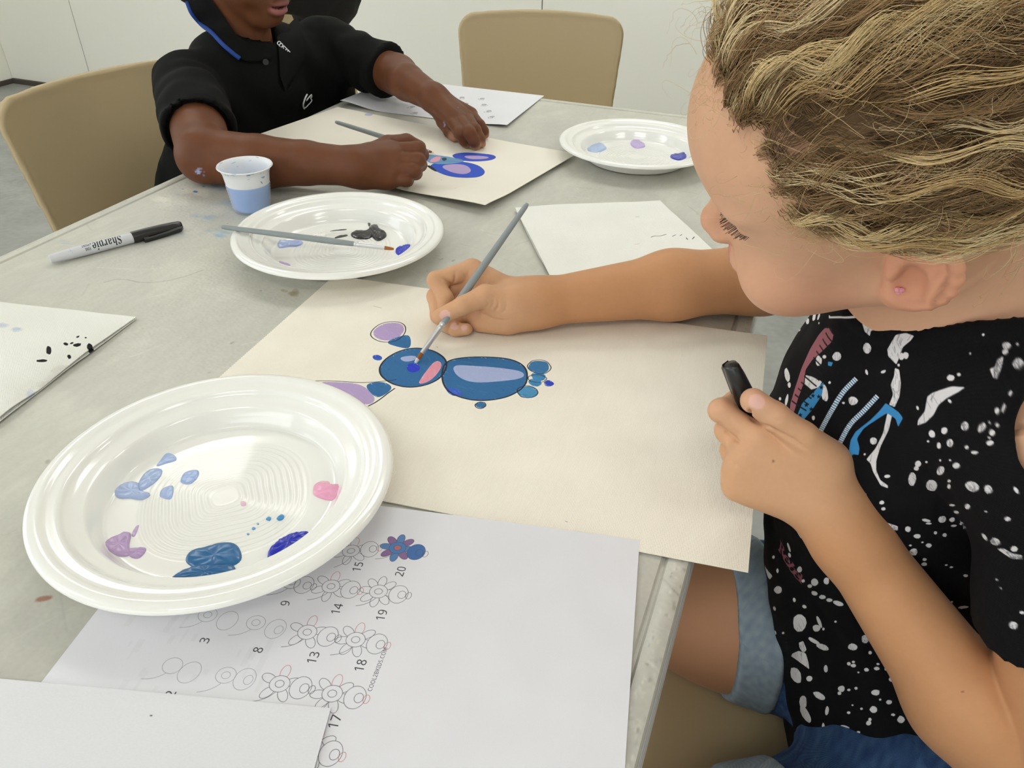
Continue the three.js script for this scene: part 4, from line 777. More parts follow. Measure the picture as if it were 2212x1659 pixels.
function girlSkin(x, y, z) {
  let c = SKIN.arm;
  const p = V(x, y, z), h = toHead(x, y, z);
  const dW = Math.min(p.distanceTo(wrL), 1), dWR = p.distanceTo(wrR);
  const isHandL = sstep(0.02, -0.02, p.clone().sub(wrL).dot(elL.clone().sub(wrL).normalize())) * (dW < 0.14 ? 1 : 0), isHandR = sstep(0.03, -0.02, p.clone().sub(wrR).dot(elR.clone().sub(wrR).normalize())) * (dWR < 0.14 ? 1 : 0);
  c = mix3(c, SKIN.hand, Math.max(isHandL, isHandR) * 0.85);
  const inHead = sstep(-11, -7, h[1]) * (Math.hypot(h[0], h[1] - 2, h[2]) < 22 ? 1 : 0);
  if (inHead > 0) {
    let f = SKIN.face;
    const cheek = Math.exp(-(((h[0] - 4.6) / 2.6) ** 2 + ((h[1] + 2.6) / 2.6) ** 2 + ((h[2] - 4.6) / 3) ** 2)), noseT = Math.exp(-((h[0] / 1.4) ** 2 + ((h[1] + 1.2) / 1.4) ** 2 + ((h[2] - 10) / 1.5) ** 2));
    f = mix3(f, SKIN.flush, cheek * 0.55 + noseT * 0.45);
    if (Math.abs(h[0]) > 6.3 && h[2] < 1.4 && h[2] > -4.2 && h[1] > -3.5 && h[1] < 5) f = mix3(f, SKIN.ear, sstep(6.3, 6.9, Math.abs(h[0])));
    const lip = Math.max(1 - Math.hypot(h[0] / 2.1, (h[1] + 4.35) / 0.95), 0) * (h[2] > 7 ? 1 : 0); f = mix3(f, SKIN.lip, clamp(lip * 4, 0, 1));
    c = mix3(c, f, inHead);
  }
  const nz = fbm(x * 60, y * 60, z * 60) * 0.05 + fbm(x * 400, y * 400, z * 400) * 0.035;
  c = [c[0] * (1 + nz), c[1] * (1 + nz * 1.2), c[2] * (1 + nz * 1.3)];
  for (const [q, r] of nails) { const d = p.distanceTo(q); if (d < r * 1.15) c = mix3(c, SKIN.nail, sstep(r * 1.15, r * 0.9, d)); }
  for (const [q, r] of moles) { const d = p.distanceTo(q); if (d < r * 8) { const s = V(x, y, z).sub(q), ry = q.clone().sub(camera.position).normalize(), e = s.addScaledVector(ry, -s.dot(ry)).length(); c = mix3(c, SKIN.mole, sstep(r * 1.3, r * 0.7, e) * 0.8); } }
  return c;
}
{
  const zL = (...p) => p.map(([a, b]) => [1500 + a / 3.77, 760 + b / 3.77]), zR = (...p) => p.map(([a, b]) => [900 + a / 7.9, 540 + b / 7.9]);
  const handLB = bounded(creased(handL, [[zL([445, 470], [480, 545], [600, 620], [690, 668], [820, 735], [930, 815]), 0.0018], [zL([205, 590], [260, 650], [320, 705], [380, 752]), 0.0016], [zL([300, 880], [330, 920], [360, 940]), 0.0014], [zL([640, 560], [690, 550], [740, 530]), 0.0008], [zL([600, 520], [650, 490]), 0.0007]], 0.3), LZ(620, 780, 0.46), 0.066), handRB = bounded(creased(handR, [[zR([390, 455], [480, 480], [570, 560], [620, 610]), 0.0014], [zR([655, 330], [665, 420], [655, 520], [625, 600]), 0.0012], [zR([820, 400], [850, 480], [855, 560]), 0.0011], [zR([885, 350], [880, 450], [870, 540]), 0.0010], [zR([850, 900], [835, 860], [790, 840]), 0.0009], [zR([1030, 1040], [1150, 1110], [1300, 1180], [1480, 1210], [1600, 1190]), 0.0012], [zR([1190, 860], [1230, 930], [1180, 1000]), 0.0009], [zR([1310, 830], [1320, 920], [1250, 1010]), 0.0009], [zR([1400, 850], [1400, 960], [1330, 1060]), 0.0009], [zR([1540, 900], [1520, 1010], [1440, 1090]), 0.0009], [zR([720, 1160], [725, 1230], [710, 1300]), 0.0011]], 0.5), at(1030, 645, 0.68), 0.066), headB = bounded(girlHead, H(0, 2.5, 0.5), 14.5 * HS);
  const bodyTop = (x, y, z) => { let d = smin(headB(x, y, z), girlNeck(x, y, z), 0.022); d = smin(d, girlTorso(x, y, z), 0.03); return smin(d, upperL(x, y, z), 0.02); };
  const armL = (x, y, z) => smin(smin(foreL(x, y, z), upperL(x, y, z), 0.003), handLB(x, y, z), 0.012);
  const armR = (x, y, z) => smax(smin(smin(foreR(x, y, z), upperR(x, y, z), 0.02), handRB(x, y, z), 0.012), Math.min(0.7416 - y, 0.004 - x * NV.x - z * NV.z), 0.003);   // the flesh flattens on the sheet
  const boxOf = (pts, m) => { const b = new THREE.Box3().setFromPoints(pts); b.expandByScalar(m); return b; };
  const b1 = boxOf([H(0, 13, 0), H(0, 0, 11), H(0, -8, 8), H(7, 0, 0), H(-7, 0, 0), H(0, 4, -10), NN(0.1, 0.30, 0.80), NN(0.1, 0.62, 0.80), shL], 0.035);
  const top = surface(bodyTop, b1.min, b1.max, 0.0021, girlSkin);
  const bL = boxOf([shL, elL, wrL, LZ(180, 330, 0.45), LZ(300, 1250, 0.47), LZ(460, 700, 0.49)], 0.035), left = surface(armL, bL.min, bL.max, 0.0012, girlSkin);
  const bR = boxOf([shR, elR, wrR, at(935, 570, 0.69), at(1000, 720, 0.67), at(1010, 560, 0.7)], 0.035), right = surface(armR, bR.min, bR.max, 0.0012, girlSkin);
  if (globalThis.LOGT) { let m = [9, 9]; for (let n = -0.5; n < -0.008; n += 0.004) for (let u = 0.2; u < 0.9; u += 0.004) { const p = NN(n, u, 0.7412); m = [Math.min(m[0], armR(p.x, p.y, p.z)), Math.min(m[1], armL(p.x, p.y, p.z))]; } console.log('girl to table', m.join()); }
  const legs0 = blend(0.02, legR, legL), legs = (x, y, z) => smax(legs0(x, y, z), Math.min(0.456 - y, x * NV.x + z * NV.z + 0.01), 0.003), bD = boxOf([hipR, knR, hipL, knL, NN(-0.2, 0.47, 0.06)], 0.08);
  const low = surface(legs, bD.min, bD.max, 0.0065, (x, y, z) => { const q = 1 + fbm(x * 40, y * 40, z * 40) * 0.06; return SKIN.leg.map((v) => v * q); });
  mesh('body', mergeGeometries([top, left, right, low]), skin, girl);
  console.log('girl tris', [top, left, right, low].map((g) => g.index.count / 3).join());
}
// pen in her left hand
{
  const tip = at(1577, 785, 0.4450), mid = at(1622, 886, 0.4575), dir = mid.clone().sub(tip).normalize();
  pen('black-capped felt pen gripped upright in the blonde child\'s left fist', tip.clone().addScaledVector(dir, 0.137), tip, V(-0.5, 0, -0.8), V(0, 0, 1));
}

// ---- her top: soft black jersey with open left shoulder, wide collar band, printed splashes
const shirtAxis = (y) => { const t = clamp((y - 0.50) / 0.38, 0, 1); return [lerp(0.175, 0.10, t), lerp(0.45, 0.488, t)]; };
const toNU = (x, y, z) => [x * NV.x + z * NV.z, x * UV.x + z * UV.z];
const neckHole = blend(0.02, roundCone(H(0, -6.6, -2.6), H(0, -2, -2), 0.0485, 0.055), roundCone(H(0, -6.6, -2.6), NN(0.09, 0.457, 0.898), 0.0485, 0.047), roundCone(NN(0.09, 0.457, 0.905), NN(0.118, 0.437, 0.915), 0.044, 0.042));
const sleeveL = roundCone(shL.clone().lerp(elL, 0.02), shL.clone().lerp(elL, 0.5), 0.0415, 0.0435), sleeveR = roundCone(shR, shR.clone().lerp(elR, 0.55), 0.045, 0.044);
const shoulderCut = ellipsoid(at(2405, 935, 0.335), 0.036, 0.042, 0.036);
const shirtBody = blend(0.05, ellipsoid(NN(0.185, 0.448, 0.53), 0.1, 0.105, 0.112, NV, V(0, 1, 0), UV), ellipsoid(NN(0.132, 0.485, 0.66), 0.09, 0.12, 0.094, NV, V(0, 1, 0), UV), ellipsoid(NN(0.1, 0.488, 0.775), 0.083, 0.105, 0.105, NV, V(0, 1, 0), UV), roundCone(shL, shR, 0.0425, 0.045), roundCone(shL, NN(0.102, 0.466, 0.856), 0.0405, 0.0435), roundCone(shR, NN(0.102, 0.466, 0.856), 0.0405, 0.0435));
const dirSL = elL.clone().sub(shL).normalize(), dirSR = elR.clone().sub(shR).normalize();
function shirtSDF(x, y, z) {
  let d = shirtBody(x, y, z);
  if (d > 0.12) return d - 0.02;
  if (d < -0.03) { const hq = neckHole(x, y, z); if (hq > 0.02 && shoulderCut(x, y, z) > 0.02 && y > 0.48) return d; }
  const [n, u] = toNU(x, y, z), fold = 0.0022 * Math.sin(y * 70 + n * 90 + fbm(x * 9, y * 9, z * 9) * 6) * sstep(0.86, 0.75, y) + fbm(x * 16, y * 9, z * 16) * 0.006 + 0.0018 * noise(x * 40, y * 16, z * 40);
  d = d - 0.002 + fold;
  const sl = sleeveL(x, y, z);
  const t = (x - shL.x) * dirSL.x + (y - shL.y) * dirSL.y + (z - shL.z) * dirSL.z;
  d = smin(d, Math.max(sl + 0.0012 * noise(x * 60, y * 30, z * 60), t - 0.108), 0.014);
  const tr = (x - shR.x) * dirSR.x + (y - shR.y) * dirSR.y + (z - shR.z) * dirSR.z;
  d = smin(d, Math.max(sleeveR(x, y, z), tr - 0.085), 0.02);
  const hole = neckHole(x, y, z), outer = d;
  d = smax(d, -hole, 0.003);
  d = Math.min(d, smax(Math.abs(hole - 0.0015) - 0.0052, outer - 0.0026, 0.002));
  d = Math.max(d, -(hole + 0.004));
  const cut = shoulderCut(x, y, z);
  d = smax(d, -cut, 0.004);
  d = smax(d, 0.457 - y, 0.006);
  return d;
}
const onSleeve = (x, y, z) => sleeveL(x, y, z) < 0.006 && sleeveL(x, y, z) < shirtBody(x, y, z) - 0.004;
const shirtUV = (x, y, z, sleeve = onSleeve(x, y, z)) => { const [n, u] = toNU(x, y, z), [cn, cu] = shirtAxis(y); let a = Math.atan2(n - cn, cu - u) / 6.28319 + 0.5 + (sleeve ? 0.5 : 0); if (a > 1) a -= 1; return [a, (y - 0.42) / 0.56]; };
function traceShirt(px, py) {
  const d = rayOf(px, py).normalize(); let t = 0.25;
  for (let i = 0; i < 120; i++) { const p = camera.position.clone().addScaledVector(d, t), s = shirtSDF(p.x, p.y, p.z); if (s < 0.0004) return p; t += Math.max(s * 0.7, 0.0003); if (t > 1.1) return null; }
  return null;
}
{
  const SW = 2048, SH = 1664;
  const z2 = (a, b) => [1500 + a / 2.765, 640 + b / 2.765], z3 = (a, b) => [1350 + a / 2.566, 1100 + b / 2.566];
  const uvOf = ([px, py], ref) => { const p = traceShirt(px, py); if (!p) return null; if (ref && ref.p && p.distanceTo(ref.p) > 0.065) return null; if (ref && !ref.p) ref.p = p; const [u, v] = shirtUV(p.x, p.y, p.z); return [u * SW, (1 - v) * SH]; };
  const tex = canvasTexture(canvasOf(SW, SH, (x, w, h) => {
    x.fillStyle = '#101012'; x.fillRect(0, 0, w, h);
    for (let i = 0; i < 5000; i++) { x.fillStyle = `rgba(${rnd() < 0.5 ? '24,24,27' : '6,6,7'},0.5)`; x.fillRect(rnd() * w, rnd() * h, rr(1, 3), rr(1, 3)); }
    const poly = (pts0, c, smooth = true) => { const pts = []; if (smooth) pts0.forEach((p, i) => { const q = pts0[(i + 1) % pts0.length]; pts.push(p, [lerp(p[0], q[0], 0.33), lerp(p[1], q[1], 0.33)], [lerp(p[0], q[0], 0.67), lerp(p[1], q[1], 0.67)]); }); else pts.push(...pts0); const ref = {}, q = pts.map((p) => uvOf(p, ref)).filter(Boolean); if (q.length < 3) return null; let lo = 1e9, hi = -1e9; q.forEach((p) => { lo = Math.min(lo, p[0]); hi = Math.max(hi, p[0]); }); if (hi - lo > 700) return null; if (smooth) wobble(x, q); else { x.beginPath(); q.forEach((p, i) => (i ? x.lineTo(...p) : x.moveTo(...p))); x.closePath(); } x.fillStyle = c; x.fill(); return q; };
    const crackle = (q, n) => { if (!q) return; let lo = [1e9, 1e9], hi = [-1e9, -1e9]; q.forEach((p) => { lo = [Math.min(lo[0], p[0]), Math.min(lo[1], p[1])]; hi = [Math.max(hi[0], p[0]), Math.max(hi[1], p[1])]; }); x.save(); wobble(x, q); x.clip(); x.strokeStyle = 'rgba(50,50,54,0.45)'; x.lineWidth = 0.9; for (let i = 0; i < n; i++) { const X = rr(lo[0], hi[0]), Y = rr(lo[1], hi[1]), a = rr(-0.7, 0.7) + 1.2; x.beginPath(); x.moveTo(X, Y); x.lineTo(X + Math.cos(a) * rr(4, 16), Y + Math.sin(a) * rr(4, 16)); x.stroke(); } x.restore(); };
    const W1 = '#dcdadb';
    const dots2 = [[650, 105, 13, 18], [672, 147, 9, 18], [712, 118, 8, 28, 0.2], [738, 122, 5, 20, 0.3], [740, 160, 3, 6], [622, 198, 7, 9], [1072, 115, 12, 9, 0.4], [848, 360, 25, 25], [1030, 310, 24, 32], [773, 362, 10, 10], [740, 385, 18, 30], [1235, 360, 16, 20], [1262, 355, 16, 20], [1218, 413, 7, 8], [1027, 455, 7, 16, -0.3], [1126, 452, 15, 8, -0.4], [945, 625, 27, 24], [805, 516, 7, 8], [775, 580, 18, 50, -0.15], [888, 638, 8, 6], [707, 727, 8, 13], [1068, 865, 20, 20], [1016, 945, 6, 6], [1530, 490, 22, 17], [1580, 470, 11, 9], [1332, 670, 7, 13, -0.3], [1525, 628, 14, 8, 0.8], [1870, 305, 26, 20], [1860, 340, 18, 14], [1935, 295, 9, 8], [1727, 235, 8, 8], [1648, 348, 6, 6], [1938, 412, 32, 32], [1890, 585, 10, 18, 0.4], [1850, 675, 10, 28, 0.3], [1811, 692, 14, 20], [1615, 780, 22, 25], [1418, 825, 17, 22, -0.5], [1493, 805, 18, 20], [1527, 880, 19, 22], [1460, 895, 12, 18], [1395, 870, 7, 7], [1627, 908, 12, 11], [1675, 938, 21, 9], [1718, 792, 18, 30, 0.7], [1765, 762, 7, 7], [1812, 778, 12, 13], [1780, 822, 17, 16], [1762, 850, 8, 6], [1767, 880, 22, 14, -0.3], [1335, 1005, 18, 19], [1325, 1033, 14, 13], [1385, 993, 7, 6], [1470, 1045, 20, 28, 0.5], [1468, 983, 6, 7], [1527, 983, 7, 6], [1565, 1017, 22, 17], [1418, 1135, 33, 32, 0.5], [1522, 1110, 10, 8], [1521, 1142, 10, 13], [1300, 1095, 22, 38], [1660, 1140, 42, 28, 0.3], [1758, 1158, 22, 26, -0.5], [1925, 1165, 10, 24, -0.6], [1150, 1077, 17, 9], [1012, 1190, 14, 13], [1012, 1230, 13, 12], [1118, 1235, 14, 11], [1127, 1272, 12, 9], [1275, 1393, 16, 16], [1330, 1435, 20, 12], [1440, 1415, 9, 9], [1495, 1428, 12, 10], [1400, 1490, 17, 12], [1308, 1530, 24, 20, -0.3], [1375, 1575, 11, 8], [1373, 1603, 16, 10], [1362, 1472, 7, 4], [1290, 1490, 8, 5], [1632, 1262, 16, 15], [1540, 1255, 17, 7], [1565, 1298, 14, 9], [1540, 1338, 16, 13], [1480, 1335, 22, 18, -0.4], [1385, 1342, 25, 8, 0.2], [1400, 1360, 17, 5], [1550, 1374, 18, 6], [1597, 1366, 11, 6], [1617, 1392, 8, 4], [1092, 1320, 8, 7], [1742, 1290, 9, 5], [1872, 1335, 14, 10], [1800, 1472, 27, 20, 0.3], [1735, 1445, 10, 22, -0.6], [1913, 1515, 18, 14], [1535, 1620, 10, 5], [1505, 1607, 8, 4], [550, 470, 14, 40, -0.2], [563, 530, 8, 16], [508, 612, 6, 9], [548, 620, 7, 34, 0.2]];
    const dots3 = [[845, 447, 20, 20], [965, 335, 13, 16], [820, 265, 6, 8], [842, 340, 5, 12], [755, 138, 7, 9], [752, 185, 6, 8], [985, 398, 8, 9], [1048, 405, 18, 20, -0.4], [1022, 427, 12, 10], [1047, 467, 17, 11, 0.4], [1092, 488, 17, 11], [1130, 505, 16, 9], [1180, 523, 28, 12, 0.3], [1112, 400, 14, 18], [935, 503, 7, 11, -0.3], [993, 540, 12, 8, 0.6], [826, 550, 6, 12, -0.3], [966, 630, 36, 45], [1060, 660, 20, 17], [1075, 625, 8, 35, -0.4], [1098, 665, 6, 7], [1165, 625, 6, 5], [827, 683, 7, 12, -0.3], [874, 686, 6, 6], [820, 730, 9, 20, -0.2], [798, 770, 6, 60, -0.25], [1045, 730, 35, 10, 0.5], [1095, 765, 35, 14, 0.4], [945, 920, 25, 45, -0.4], [1020, 940, 15, 15], [1112, 885, 10, 20], [1260, 765, 25, 17, 0.2], [1330, 722, 19, 22], [1358, 797, 9, 9], [1240, 858, 10, 9], [1265, 868, 14, 9], [1265, 848, 8, 6], [1337, 892, 13, 9], [1395, 885, 15, 9], [1402, 860, 8, 6], [1447, 888, 9, 8], [1293, 906, 5, 4], [1480, 944, 16, 13], [1500, 968, 14, 11], [1198, 997, 18, 16], [1187, 1022, 10, 9], [1280, 994, 8, 7], [1240, 1003, 8, 6], [1388, 1018, 22, 15], [1464, 1072, 16, 11], [1414, 1058, 6, 5], [1377, 1112, 20, 18], [1310, 1108, 7, 6], [1260, 1088, 5, 4], [1238, 1130, 9, 7], [1530, 1168, 19, 20], [1486, 1142, 11, 7], [1350, 1188, 14, 12], [1357, 1168, 8, 9], [1680, 1165, 14, 13], [1652, 1098, 12, 11], [1678, 1082, 16, 16], [1220, 1208, 25, 6, 0.3], [1293, 1238, 9, 6], [1352, 1350, 20, 15], [1432, 1405, 16, 12], [1440, 1300, 14, 9], [1425, 1285, 14, 7], [1510, 1303, 24, 5, 0.1], [1645, 1318, 28, 17, -0.2], [1780, 1255, 12, 10], [1815, 1238, 9, 7], [1260, 1333, 9, 7], [1488, 1387, 7, 7], [1547, 1043, 10, 5], [1118, 1118, 9, 25, 0.1], [1075, 1035, 35, 16, 0.5], [985, 1070, 18, 36], [1000, 1140, 18, 50, -0.5], [1098, 1205, 7, 18], [1730, 1392, 28, 18], [1808, 1378, 20, 24], [1912, 1388, 20, 20], [1590, 1430, 10, 6], [2122, 58, 16, 11], [2053, 185, 24, 18], [2160, 225, 18, 15], [2062, 395, 7, 6], [2085, 442, 5, 5], [2155, 648, 24, 20], [2203, 578, 12, 8], [1890, 371, 12, 7], [1875, 545, 28, 7, -0.1], [1749, 463, 6, 5], [1812, 515, 6, 4], [770, 600, 7, 60, -0.3], [778, 480, 5, 50, -0.15], [905, 210, 5, 26, -0.3], [908, 255, 7, 12, -0.3]];
    for (const [list, zf] of [[dots2, z2], [dots3, z3]]) for (const [cx, cy, a, b, r = 0] of list) { const q = poly(oval(cx, cy, a * 1.06 + 1, b * 1.06 + 1, 10, r, 0.08).map((p) => zf(...p)), W1); if (a * b > 380) crackle(q, 10); }
    const shapes = [[W1, [[995, 150], [1040, 142], [1072, 165], [1098, 205], [1055, 205], [1045, 240], [1015, 215]]], [W1, [[1200, 232], [1260, 220], [1312, 238], [1290, 268], [1245, 305], [1230, 350], [1205, 410], [1185, 390], [1155, 360], [1150, 320], [1180, 265]]], [W1, [[1195, 430], [1222, 440], [1232, 520], [1225, 600], [1195, 665], [1160, 650], [1185, 590], [1170, 530], [1190, 480]]], [W1, [[1150, 700], [1180, 710], [1160, 800], [1110, 900], [1085, 985], [1085, 1040], [1110, 1100], [1155, 1132], [1155, 1150], [1110, 1132], [1065, 1050], [1050, 1000], [1025, 975], [1080, 910], [1125, 820]]], [W1, [[1330, 775], [1335, 740], [1375, 690], [1390, 600], [1420, 580], [1470, 560], [1540, 540], [1618, 545], [1580, 575], [1510, 610], [1460, 650], [1430, 710], [1380, 760]]], [W1, [[1810, 380], [1850, 365], [1840, 420], [1810, 500], [1785, 490], [1765, 440], [1795, 425]]], [W1, [[1040, 1315], [1110, 1340], [1215, 1375], [1215, 1402], [1130, 1388], [1050, 1345]]], [W1, [[1495, 1550], [1540, 1535], [1620, 1525], [1700, 1480], [1728, 1440], [1735, 1520], [1650, 1550], [1640, 1585], [1600, 1585], [1540, 1575]]], [W1, [[1810, 1515], [1850, 1510], [1900, 1540], [1960, 1550], [1960, 1575], [1900, 1575], [1850, 1545]]], [W1, [[660, 470], [700, 480], [760, 510], [740, 545], [690, 560], [655, 530]]], ['#9a6068', [[775, 190], [810, 190], [828, 225], [820, 270], [760, 330], [700, 380], [660, 440], [650, 520], [620, 600], [590, 700], [565, 710], [570, 640], [600, 540], [640, 420], [690, 310], [740, 230]]], ['#3f8cc4', [[770, 510], [760, 590], [700, 680], [640, 750], [600, 740], [640, 640], [700, 580]]], ['#3f8cc4', [[1140, 640], [1165, 655], [1215, 690], [1245, 730], [1215, 785], [1200, 735], [1150, 700], [1100, 730], [1010, 790], [970, 850], [985, 910], [980, 950], [945, 945], [915, 1000], [905, 1060], [892, 1115], [880, 1050], [920, 930], [930, 860], [960, 810], [1050, 740], [1100, 690]]], ['#3f8cc4', [[900, 1105], [955, 1135], [945, 1185], [918, 1150]]], ['#3f8cc4', [[795, 390], [825, 395], [815, 420], [795, 415]]]];
    for (const [c, p] of shapes) { const q = poly(p.map((a) => z2(...a)), c); if (c === W1) crackle(q, 36); }
    const shapes3 = [[[745, 240], [760, 250], [775, 320], [815, 370], [800, 390], [760, 340], [745, 290]], [[925, 800], [960, 785], [1000, 800], [1015, 850], [1020, 888], [980, 860], [940, 830], [918, 815]], [[960, 740], [985, 730], [1005, 780], [985, 800], [965, 770]]];
    for (const p of shapes3) crackle(poly(p.map((a) => z3(...a)), W1), 24);
    const stroke = (pts, c, lw) => { const q = pts.map((p) => uvOf(p)).filter(Boolean); if (q.length < 2) return; x.strokeStyle = c; x.lineWidth = lw; x.lineCap = 'butt'; wobble(x, q, false); x.stroke(); };
    for (let i = 0; i < 13; i++) { const t = i / 13; stroke([z2(lerp(800, 560, t), lerp(180, 660, t)), z2(lerp(850, 650, t), lerp(250, 720, t))], '#17171a', 2.4); }   // dark stripes on the dusty pink band
    for (const [a, b] of [[755, 545], [705, 595], [665, 650], [695, 675], [740, 600], [630, 710]]) { const st = []; for (let k = 0; k < 10; k++) { const r = k % 2 ? 6 : 15, f = k / 10 * 6.283; st.push(z2(a + Math.sin(f) * r, b - Math.cos(f) * r)); } poly(st, '#17171a', false); }
    const rungs = (path, wd) => { const c = new THREE.CatmullRomCurve3(path.map(([a, b]) => V(a, b, 0))), n = 34; for (let i = 0; i < n; i++) { const p = c.getPoint(i / n), p2 = c.getPoint((i + 0.62) / n), t = p2.clone().sub(p).normalize(), N = V(-t.y, t.x, 0).multiplyScalar(wd); poly([z2(p.x + N.x, p.y + N.y), z2(p2.x + N.x, p2.y + N.y), z2(p2.x - N.x, p2.y - N.y), z2(p.x - N.x, p.y - N.y)], '#e2e4e6', false); const p3 = c.getPoint(Math.min(1, (i + 1) / n)); poly([z2(p2.x + N.x, p2.y + N.y), z2(p3.x + N.x, p3.y + N.y), z2(p3.x - N.x, p3.y - N.y), z2(p2.x - N.x, p2.y - N.y)], '#3a7cac', false); } };
    rungs([[965, 492], [885, 575], [820, 680], [775, 760], [728, 850]], 15); rungs([[1092, 597], [1010, 685], [930, 765], [880, 850], [830, 955]], 15);
    // dusty pink script running down the side
    const word = 'Rebel', path = new THREE.CatmullRomCurve3([[845, 190], [885, 270], [930, 340], [985, 405]].map(([a, b]) => V(a, b, 0)));
    for (let i = 0; i < word.length; i++) { const p = path.getPoint((i + 0.2) / word.length), p2 = path.getPoint((i + 0.5) / word.length), a = uvOf(z3(p.x, p.y)), b = uvOf(z3(p2.x, p2.y)); if (!a || !b) continue; x.save(); x.translate(...a); x.rotate(Math.atan2(b[1] - a[1], b[0] - a[0])); x.transform(1, 0, -0.3, 1, 0, 0); x.font = 'bold 46px serif'; x.fillStyle = '#8d5560'; x.fillText(word[i], 0, 12); x.restore(); }
  }));
  tex.wrapS = THREE.RepeatWrapping;
  const knit = noiseTexture(128, (u, v) => 0.5 + 0.4 * Math.sin(u * 6.283 * 32) * Math.sin(v * 6.283 * 32 + Math.sin(u * 6.283 * 64))); knit.repeat.set(14, 12);
  const b = new THREE.Box3().setFromPoints([NN(0.0, 0.28, 0.44), NN(0.32, 0.66, 0.95), NN(-0.03, 0.66, 0.44), NN(0.32, 0.28, 0.95), shL.clone().add(V(0.06, 0.06, 0.06)), elR]);
  if (globalThis.LOGT) { let m = 9; for (let n = -0.1; n < -0.007; n += 0.003) for (let u = 0.3; u < 0.75; u += 0.004) for (const y of [0.7, 0.74]) { const p = NN(n, u, y); m = Math.min(m, shirtSDF(p.x, p.y, p.z)); } console.log('girl top to table', m); }
  const g = surface(shirtSDF, b.min, b.max, 0.0027), p = g.attributes.position, uv = new Float32Array(p.count * 2);
  for (let i = 0; i < p.count; i++) { const q = shirtUV(p.getX(i), p.getY(i), p.getZ(i)); uv[i * 2] = q[0]; uv[i * 2 + 1] = q[1]; }
  g.setAttribute('uv', new THREE.BufferAttribute(uv, 2));
  // triangles that straddle the seam on the far side of the torso would smear the print: give them their own corners
  const ix = g.index.array, P = [], N = [], U = []; for (let i = 0; i < ix.length; i += 3) { const sl = onSleeve(p.getX(ix[i]), p.getY(ix[i]), p.getZ(ix[i])), us = [0, 1, 2].map((k) => { const v = ix[i + k]; return shirtUV(p.getX(v), p.getY(v), p.getZ(v), sl)[0]; }), hi = Math.max(...us); for (let k = 0; k < 3; k++) { const v = ix[i + k]; P.push(p.getX(v), p.getY(v), p.getZ(v)); N.push(g.attributes.normal.getX(v), g.attributes.normal.getY(v), g.attributes.normal.getZ(v)); U.push(us[k] < hi - 0.5 ? us[k] + 1 : us[k], uv[v * 2 + 1]); } }
  const g2 = new THREE.BufferGeometry(); g2.setAttribute('position', new THREE.Float32BufferAttribute(P, 3)); g2.setAttribute('normal', new THREE.Float32BufferAttribute(N, 3)); g2.setAttribute('uv', new THREE.Float32BufferAttribute(U, 2));
  const m = mesh('top', g2, phys(0xffffff, 0.92, { map: tex, bumpMap: knit, bumpScale: 0.0004, specularIntensity: 0.3 }), girl);
  m.userData.label = 'black top with white, blue and pink splash print';
}
